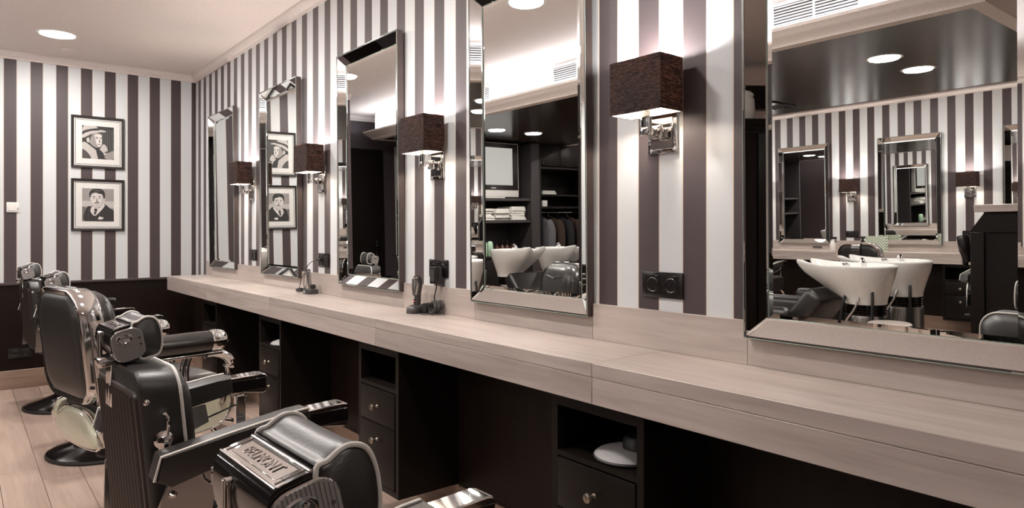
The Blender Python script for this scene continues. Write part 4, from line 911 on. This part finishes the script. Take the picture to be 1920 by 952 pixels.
# shelf unit with television, towels and bottles at the far end of the wash area
YU = 6.92
t = thing('shelf_unit', 'dark grey built-in shelf unit with television niche and towel shelf', 'shelves', (-1.9, YU, 0))
b = NB(); bx(b, (-.795, 0, 0), (-.650, .55, ZD - .012), .002, 1); obj('side_panel', b, 'shelf', t)
b = NB(); bx(b, (.88, 0, 0), (.92, .55, ZD - .012), .002, 1); obj('side_panel', b, 'shelf', t)
boxobj('back_panel', (-.65, .53, 0), (.88, .55, ZD - .012), 'shelf', t)
for z0, z1 in ((1.598, 1.632), (1.308, 1.342)): boxobj('shelf', (-.6495, .02, z0), (.8795, .5295, z1), 'shelf', t, .002)
boxobj('worktop', (-.6495, .0, .835), (.8795, .5295, .875), 'black', t, .003)
for k in range(3):
    d = boxobj('door', (-.645 + k * .508, .0, .08), (-.645 + k * .508 + .504, .02, .83), 'black', t, .003, 2); b = NB(); lathe(b, [(.006, 0), (.013, .018), (0, .026)], 14, Matrix.Translation((-.645 + k * .508 + .45, 0, .70)) @ Matrix.Rotation(R(90), 4, 'X')); obj('knob', b, 'nickel', d)
boxobj('plinth', (-.64, .03, 0), (.87, .06, .08), 'black', t)
t = thing('television', 'silver framed television with a pale blank screen in the niche', 'television', (-1.94, YU + .06, 1.6325))
b = NB(); bx(b, (-.44, 0, .012), (.44, .10, .722), .012, 3); obj('housing', b, 'tv_grey', t)
b = NB(); bx(b, (-.425, -.004, .105), (.425, .002, .712), .002, 1); obj('bezel', b, 'gloss_black', t)
boxobj('screen', (-.33, -.0055, .17), (.33, -.0035, .655), 'screen', t); boxobj('control_strip', (-.05, -.0055, .125), (.03, -.0035, .137), 'lgrey', t); boxobj('foot', (-.2, .0, 0), (.2, .14, .014), 'tv_grey', t)
def folded(root, w_, d_, h_):
    b = NB()
    for k in range(2):
        z0 = k * h_ / 2; bx(b, (-w_ / 2 + .004 * k, -d_ / 2 + .006 * k, z0 + .0006), (w_ / 2 - .003 * k, d_ / 2, z0 + h_ / 2 - .0002), h_ / 4.4, 3)
    return b
GT = 'folded white towels on the shelf'
rt = random.Random(4); tw = None
for s, (xx, cnt, nm) in enumerate(((-1.81, 5, 'left'), (-2.085, 5, 'middle'), (-2.36, 6, 'right'))):
    for k in range(cnt):
        pos = ['bottom one', 'second from bottom', 'third from bottom', 'fourth from bottom', 'fifth from bottom', 'topmost one'][k] if k < cnt - 1 else 'topmost one'
        lab = 'folded white towel in the %s stack on the shelf, %s' % (nm, pos)
        if tw is None:
            tw = obj('towel', folded(None, .235, .32, .0302), 'towel', None, 60); o = tw
        else:
            o = tw.copy(); C.objects.link(o)
        o.location = (xx + rt.uniform(-.012, .012), YU + .20 + rt.uniform(-.020, .020), 1.3425 + k * .0303); o.rotation_euler = (0, 0, rt.uniform(-.05, .05)); tag(o, lab, 'towel', GT)
def pump_bottle(t, m, h=.16, r=.032):
    b = NB(); lathe(b, [(r * .95, 0), (r, .006), (r, h * .72), (r * .8, h * .82), (r * .4, h * .88), (r * .4, h * .94)], 20); bo = obj('body', b, m, t)
    b = NB(); lathe(b, [(r * .48, h * .93), (r * .48, h * 1.02), (r * .16, h * 1.04), (r * .16, h * 1.20)], 14); bx(b, (-r * .25, -r * 1.1, h * 1.19), (r * .25, r * .35, h * 1.27), .002, 1); obj('pump', b, 'plastic', t)
    b = NB(); lathe(b, [(r + .0006, h * .22), (r + .0006, h * .56)], 20, cap=(False, False)); obj('label', b, 'lgrey', bo)
GB = 'brown pump bottles on the worktop'
pb = None
for k, xx in enumerate((-2.02, -2.11, -2.19, -2.29)):
    lab = 'dark brown pump bottle on worktop, %s of four' % ('leftmost', 'second from left', 'third from left', 'rightmost')[k]
    if pb is None: pb = thing('pump_bottle', lab, 'bottle', (xx, YU + .10, .8755), 0, GB); pump_bottle(pb, 'amber')
    else: dup(pb, (xx, YU + .10, .8755), .1 * k, lab)
for k, xx in enumerate((-1.80, -1.895)):
    b = NB(); lathe(b, [(.036, 0), (.040, .006), (.040, .15), (.036, .178), (.022, .196), (0, .20)], 24); o = obj('lotion_bottle', b, 'green', None, 60, (xx, YU + .08, .8755)); tag(o, 'pale green rounded lotion bottle left of the brown bottles, %s' % ('outer one', 'inner one')[k], 'bottle', 'green lotion bottles')
# wardrobe
t = thing('wardrobe', 'black built-in wardrobe with doors above and open hanging space', 'wardrobe', (-3.25, YU, 0))
for lo, hi in (((-.60, 0, 0), (-.57, .55, ZD - .012)), ((.525, 0, 0), (.55, .55, ZD - .012)), ((-.57, .53, 0), (.525, .55, ZD - .012)), ((-.57, .02, 2.04), (.525, .53, 2.07)), ((-.57, .02, .06), (.525, .53, .09))): boxobj('panel', lo, hi, 'black', t, .002)
for z in (1.668, 1.50): boxobj('shelf', (-.569, .03, z), (.524, .529, z + .025), 'black', t, .002)
for k in range(3):
    d = boxobj('door', (-.568 + k * .365, .0, 2.08), (-.568 + k * .365 + .361, .018, ZD - .016), 'black', t, .003, 2)
    b = NB(); lathe(b, [(.006, 0), (.012, .016), (0, .024)], 14, Matrix.Translation((-.568 + k * .365 + (.03 if k == 1 else .33), 0, 2.12)) @ Matrix.Rotation(R(90), 4, 'X')); obj('knob', b, 'nickel', d)
b = NB(); cyl(b, (-.569, .28, 1.45), (.524, .28, 1.45), .012); obj('rail', b, 'chrome', t)
def jacket(t):
    b = NB(); rg = []
    for z, hw, dp in ((0, .235, .055), (-.03, .25, .07), (-.30, .21, .075), (-.62, .23, .085), (-.64, .22, .075)):
        rg.append([((hw + .004 * math.sin(5 * 2 * math.pi * k / 24 + z * 9)) * math.cos(2 * math.pi * k / 24), dp * math.sin(2 * math.pi * k / 24) * (1 + .18 * math.sin(4 * 2 * math.pi * k / 24)), z) for k in range(24)])
    rg.insert(0, [(.13 * math.cos(2 * math.pi * k / 24), .035 * math.sin(2 * math.pi * k / 24), .055) for k in range(24)]); rg.insert(0, [(.05 * math.cos(2 * math.pi * k / 24), .03 * math.sin(2 * math.pi * k / 24), .085) for k in range(24)])
    loft(b, rg); obj('body', b, t['m'], t, 70)
    for s in (-1, 1):
        b = NB(); q = smooth_pts([(s * .20, 0, .01), (s * .265, -.01, -.10), (s * .275, -.02, -.32), (s * .262, -.035, -.56)]); tube(b, q, [.050 + .012 * math.sin(i / len(q) * 3) for i in range(len(q))], 14); obj('sleeve', b, t['m'], t, 70)
    b = NB(); tube(b, smooth_pts([(0, 0, .07), (0, 0, .115), (.012, 0, .135), (0, 0, .1515), (-.014, 0, .138)]), .003, 6); obj('hanger_hook', b, 'chrome', t)
    del t['m']
for k, (xx, m, l) in enumerate(((-2.92, 'jacket_g', 'grey jacket hanging leftmost in the wardrobe'), (-3.10, 'jacket_b', 'brown jacket hanging second from left in the wardrobe'), (-3.28, 'jacket_k', 'charcoal jacket hanging third from left in the wardrobe'), (-3.46, 'jacket_b', 'brown jacket hanging rightmost in the wardrobe'))):
    t = thing('jacket', l, 'jacket', (xx, YU + .28, 1.31), R(90), 'jackets in the wardrobe'); t['m'] = m; jacket(t)
b = NB(); bx(b, (-.13, -.10, 0), (.13, .10, .03), .008, 2); bx(b, (-.12, -.09, .031), (.12, .10, .055), .008, 2); tag(obj('linen_pile', b, 'towel', None, 50, (-2.97, YU + .2, 1.6935)), 'flat pile of white linen on the upper wardrobe shelf', 'linen')
b = NB(); bx(b, (-.045, -.04, 0), (.045, .04, .085), .004, 2); tag(obj('small_box', b, 'paper', None, 50, (-2.86, YU + .12, 1.5255)), 'small white box on the lower wardrobe shelf', 'box')

# tall cabinets at the right of the wash area
t = thing('tall_cabinet', 'black panelled reception cabinet with pale oak top, right of the basins', 'cabinet', (-1.62, 0, 0))
b = NB(); pr = [(1.01, .0), (1.535, 0), (1.535, 1.20), (1.455, 1.318), (1.01, 1.318)]; prism(b, pr, -.45, 0, 'yzx'); obj('carcass', b, 'black', t, smooth=False)
b = NB(); pr2 = [(1.06, .10), (1.455, .10), (1.455, 1.20), (1.06, 1.20)]
for a, c in (((1.0105, .02), (1.06, 1.317)), ((1.455, .02), (1.53, 1.19)), ((1.06, .02), (1.455, .12)), ((1.06, 1.19), (1.455, 1.317))): bx(b, (.0005, a[0], a[1]), (.018, c[0], c[1]), .002, 1)
obj('face_frame', b, 'black', t)
b = NB(); bx(b, (-.48, 1.01, 1.3185), (.05, 1.50, 1.366), .003, 1); obj('top_board', b, 'counter', t)
t = thing('display_cupboard', 'tall black cupboard with moulded top seen in the nearest mirror edge', 'cupboard', (-1.62, 0, 0))
b = NB(); bx(b, (-.5, -1.25, 0), (0, -.05, 2.02), .003, 1); obj('carcass', b, 'black', t)
b = NB(); rg = []
for p, z in ((0, 2.0), (.012, 2.005), (.014, 2.02), (.03, 2.035), (.045, 2.05), (.05, 2.065), (.05, 2.08)): rg.append([(-.5 - p, -1.25 - p, z), (p, -1.25 - p, z), (p, -.05 + p, z), (-.5 - p, -.05 + p, z)])
loft(b, rg); obj('cornice', b, 'black', t)
for y0, y1 in ((-1.22, -.66), (-.64, -.08)):
    d = boxobj('door', (.0005, y0, .1), (.02, y1, 1.97), 'black', t, .003, 2); b = NB(); bx(b, (.02, y0 + .08, .2), (.026, y1 - .08, 1.87), .004, 1); obj('raised_panel', b, 'black', d)
t = thing('lidded_jar', 'white lidded ceramic jar standing on the tall black cupboard', 'jar', (-1.74, -.60, 2.0805))
b = NB(); lathe(b, [(.075, 0), (.085, .01), (.092, .08), (.088, .17), (.075, .19), (.078, .20)], 28); obj('body', b, 'porcelain', t, 60)
b = NB(); lathe(b, [(.083, .20), (.083, .212), (.06, .235), (.02, .25), (.014, .262), (.022, .28), (0, .292)], 28); obj('lid', b, 'porcelain', t, 60)
t = thing('hair_dryer', 'black hair dryer hanging on the edge of the reception cabinet', 'hair dryer', (-1.70, 1.5365, 1.10))
b = NB(); lathe(b, [(.030, -.07), (.036, -.06), (.038, .03), (.030, .06), (.024, .10), (.022, .11)], 20, Matrix.Translation((0, .055, 0)) @ Matrix.Rotation(R(170), 4, 'X')); obj('barrel', b, 'plastic', t, 50)
b = NB(); tube(b, smooth_pts([(0, .045, .03), (.0, .055, -.05), (0, .05, -.13)]), .017, 12); obj('handle', b, 'plastic', t)
b = NB(); bx(b, (-.02, .0, -.01), (.02, .012, .03), .003, 1); obj('bracket', b, 'chrome', t)
# bag and small bottles on the opposite counter
t = thing('paper_bag', 'white paper bag with green diagonal stripes on the opposite counter', 'bag', (XL + .20, 3.58, CT), 0)
b = NB(); loft(b, [[(u * 1.0, v, z) for u, v in rrect(.09 - z * .12, .23, .004, 2)] for z in (0, .01, .12, .185)]); obj('body', b, 'diag', t, 30); b = NB(); bx(b, (.034, -.045, .07), (.0385, .045, .11), .0005, 1, Matrix.Rotation(R(-3), 4, 'Y') @ Matrix.Translation((.002, 0, 0))); obj('label', b, 'paper', t)
t = thing('spray_bottle', 'white spray bottle with black trigger on the opposite counter', 'bottle', (XL + .18, 4.12, CT))
b = NB(); lathe(b, [(.030, 0), (.033, .006), (.033, .09), (.018, .125), (.013, .13), (.013, .145)], 20); obj('body', b, 'white', t, 50); b = NB(); bx(b, (-.012, -.05, .145), (.012, .035, .175), .005, 2); bx(b, (-.006, -.045, .105), (.006, -.034, .15), .003, 1); obj('trigger', b, 'rubber', t)
t = thing('spray_bottle', 'dark spray bottle beside the striped bag on the opposite counter', 'bottle', (XL + .16, 3.76, CT))
b = NB(); lathe(b, [(.026, 0), (.029, .006), (.029, .10), (.014, .14), (.012, .155)], 20); obj('body', b, 'plastic', t, 50); b = NB(); bx(b, (-.011, -.045, .155), (.011, .030, .182), .005, 2); obj('trigger', b, 'rubber', t)
b = NB(); bx(b, (-.011, -.06, -.010), (0, .06, .010), .002, 1); tag(obj('label_holder', b, 'dgrey', None, 40, (XL + .0127 + .011, 4.40, .925)), 'small dark label holder on the opposite backsplash', 'holder')
# dark doorway beyond the end wall: leaf, handle and a striped pier
t = thing('dark_door', 'dark door in the passage beyond the end wall, seen in a mirror', 'door', (-.40, 8.1, 0))
b = NB(); bx(b, (-.55, -.04, .0), (.50, -.001, 2.30), .003, 1); obj('leaf', b, 'black', t)
for z0, z1 in ((.15, .95), (1.05, 2.15)):
    b = NB(); bx(b, (-.42, -.046, z0), (.37, -.0405, z1), .004, 1); obj('panel', b, 'black', t)
b = NB(); bx(b, (-.46, -.048, .92), (-.43, -.040, 1.10), .002, 1); tube(b, [(-.445, -.046, 1.02), (-.445, -.09, 1.02), (-.36, -.095, 1.02)], .008, 8); obj('handle', b, 'chrome', t)
b = NB(); bx(b, (-1.30, 8.08, .9), (-1.08, 8.0995, 2.35)); struct('trim_10', b, 'stripe_b')

t = thing('door_surround', 'black moulded door surround behind the tall cupboard, in a mirror edge', 'door frame', (-2.45, 0, 0))
for y0, y1 in ((-2.3, -2.14), (-.06, .10)): boxobj('jamb', (-.10, y0, 0), (.0, y1, 2.30), 'black', t, .004, 1)
b = NB(); rg = []
for p, z in ((0, 2.301), (.01, 2.305), (.012, 2.36), (.03, 2.375), (.035, 2.41), (.07, 2.44), (.09, 2.47), (.09, 2.50)): rg.append([(-.10 - p, -2.3 - p, z), (p, -2.3 - p, z), (p, .10 + p, z), (-.10 - p, .10 + p, z)])
loft(b, rg); obj('head_cornice', b, 'black', t)
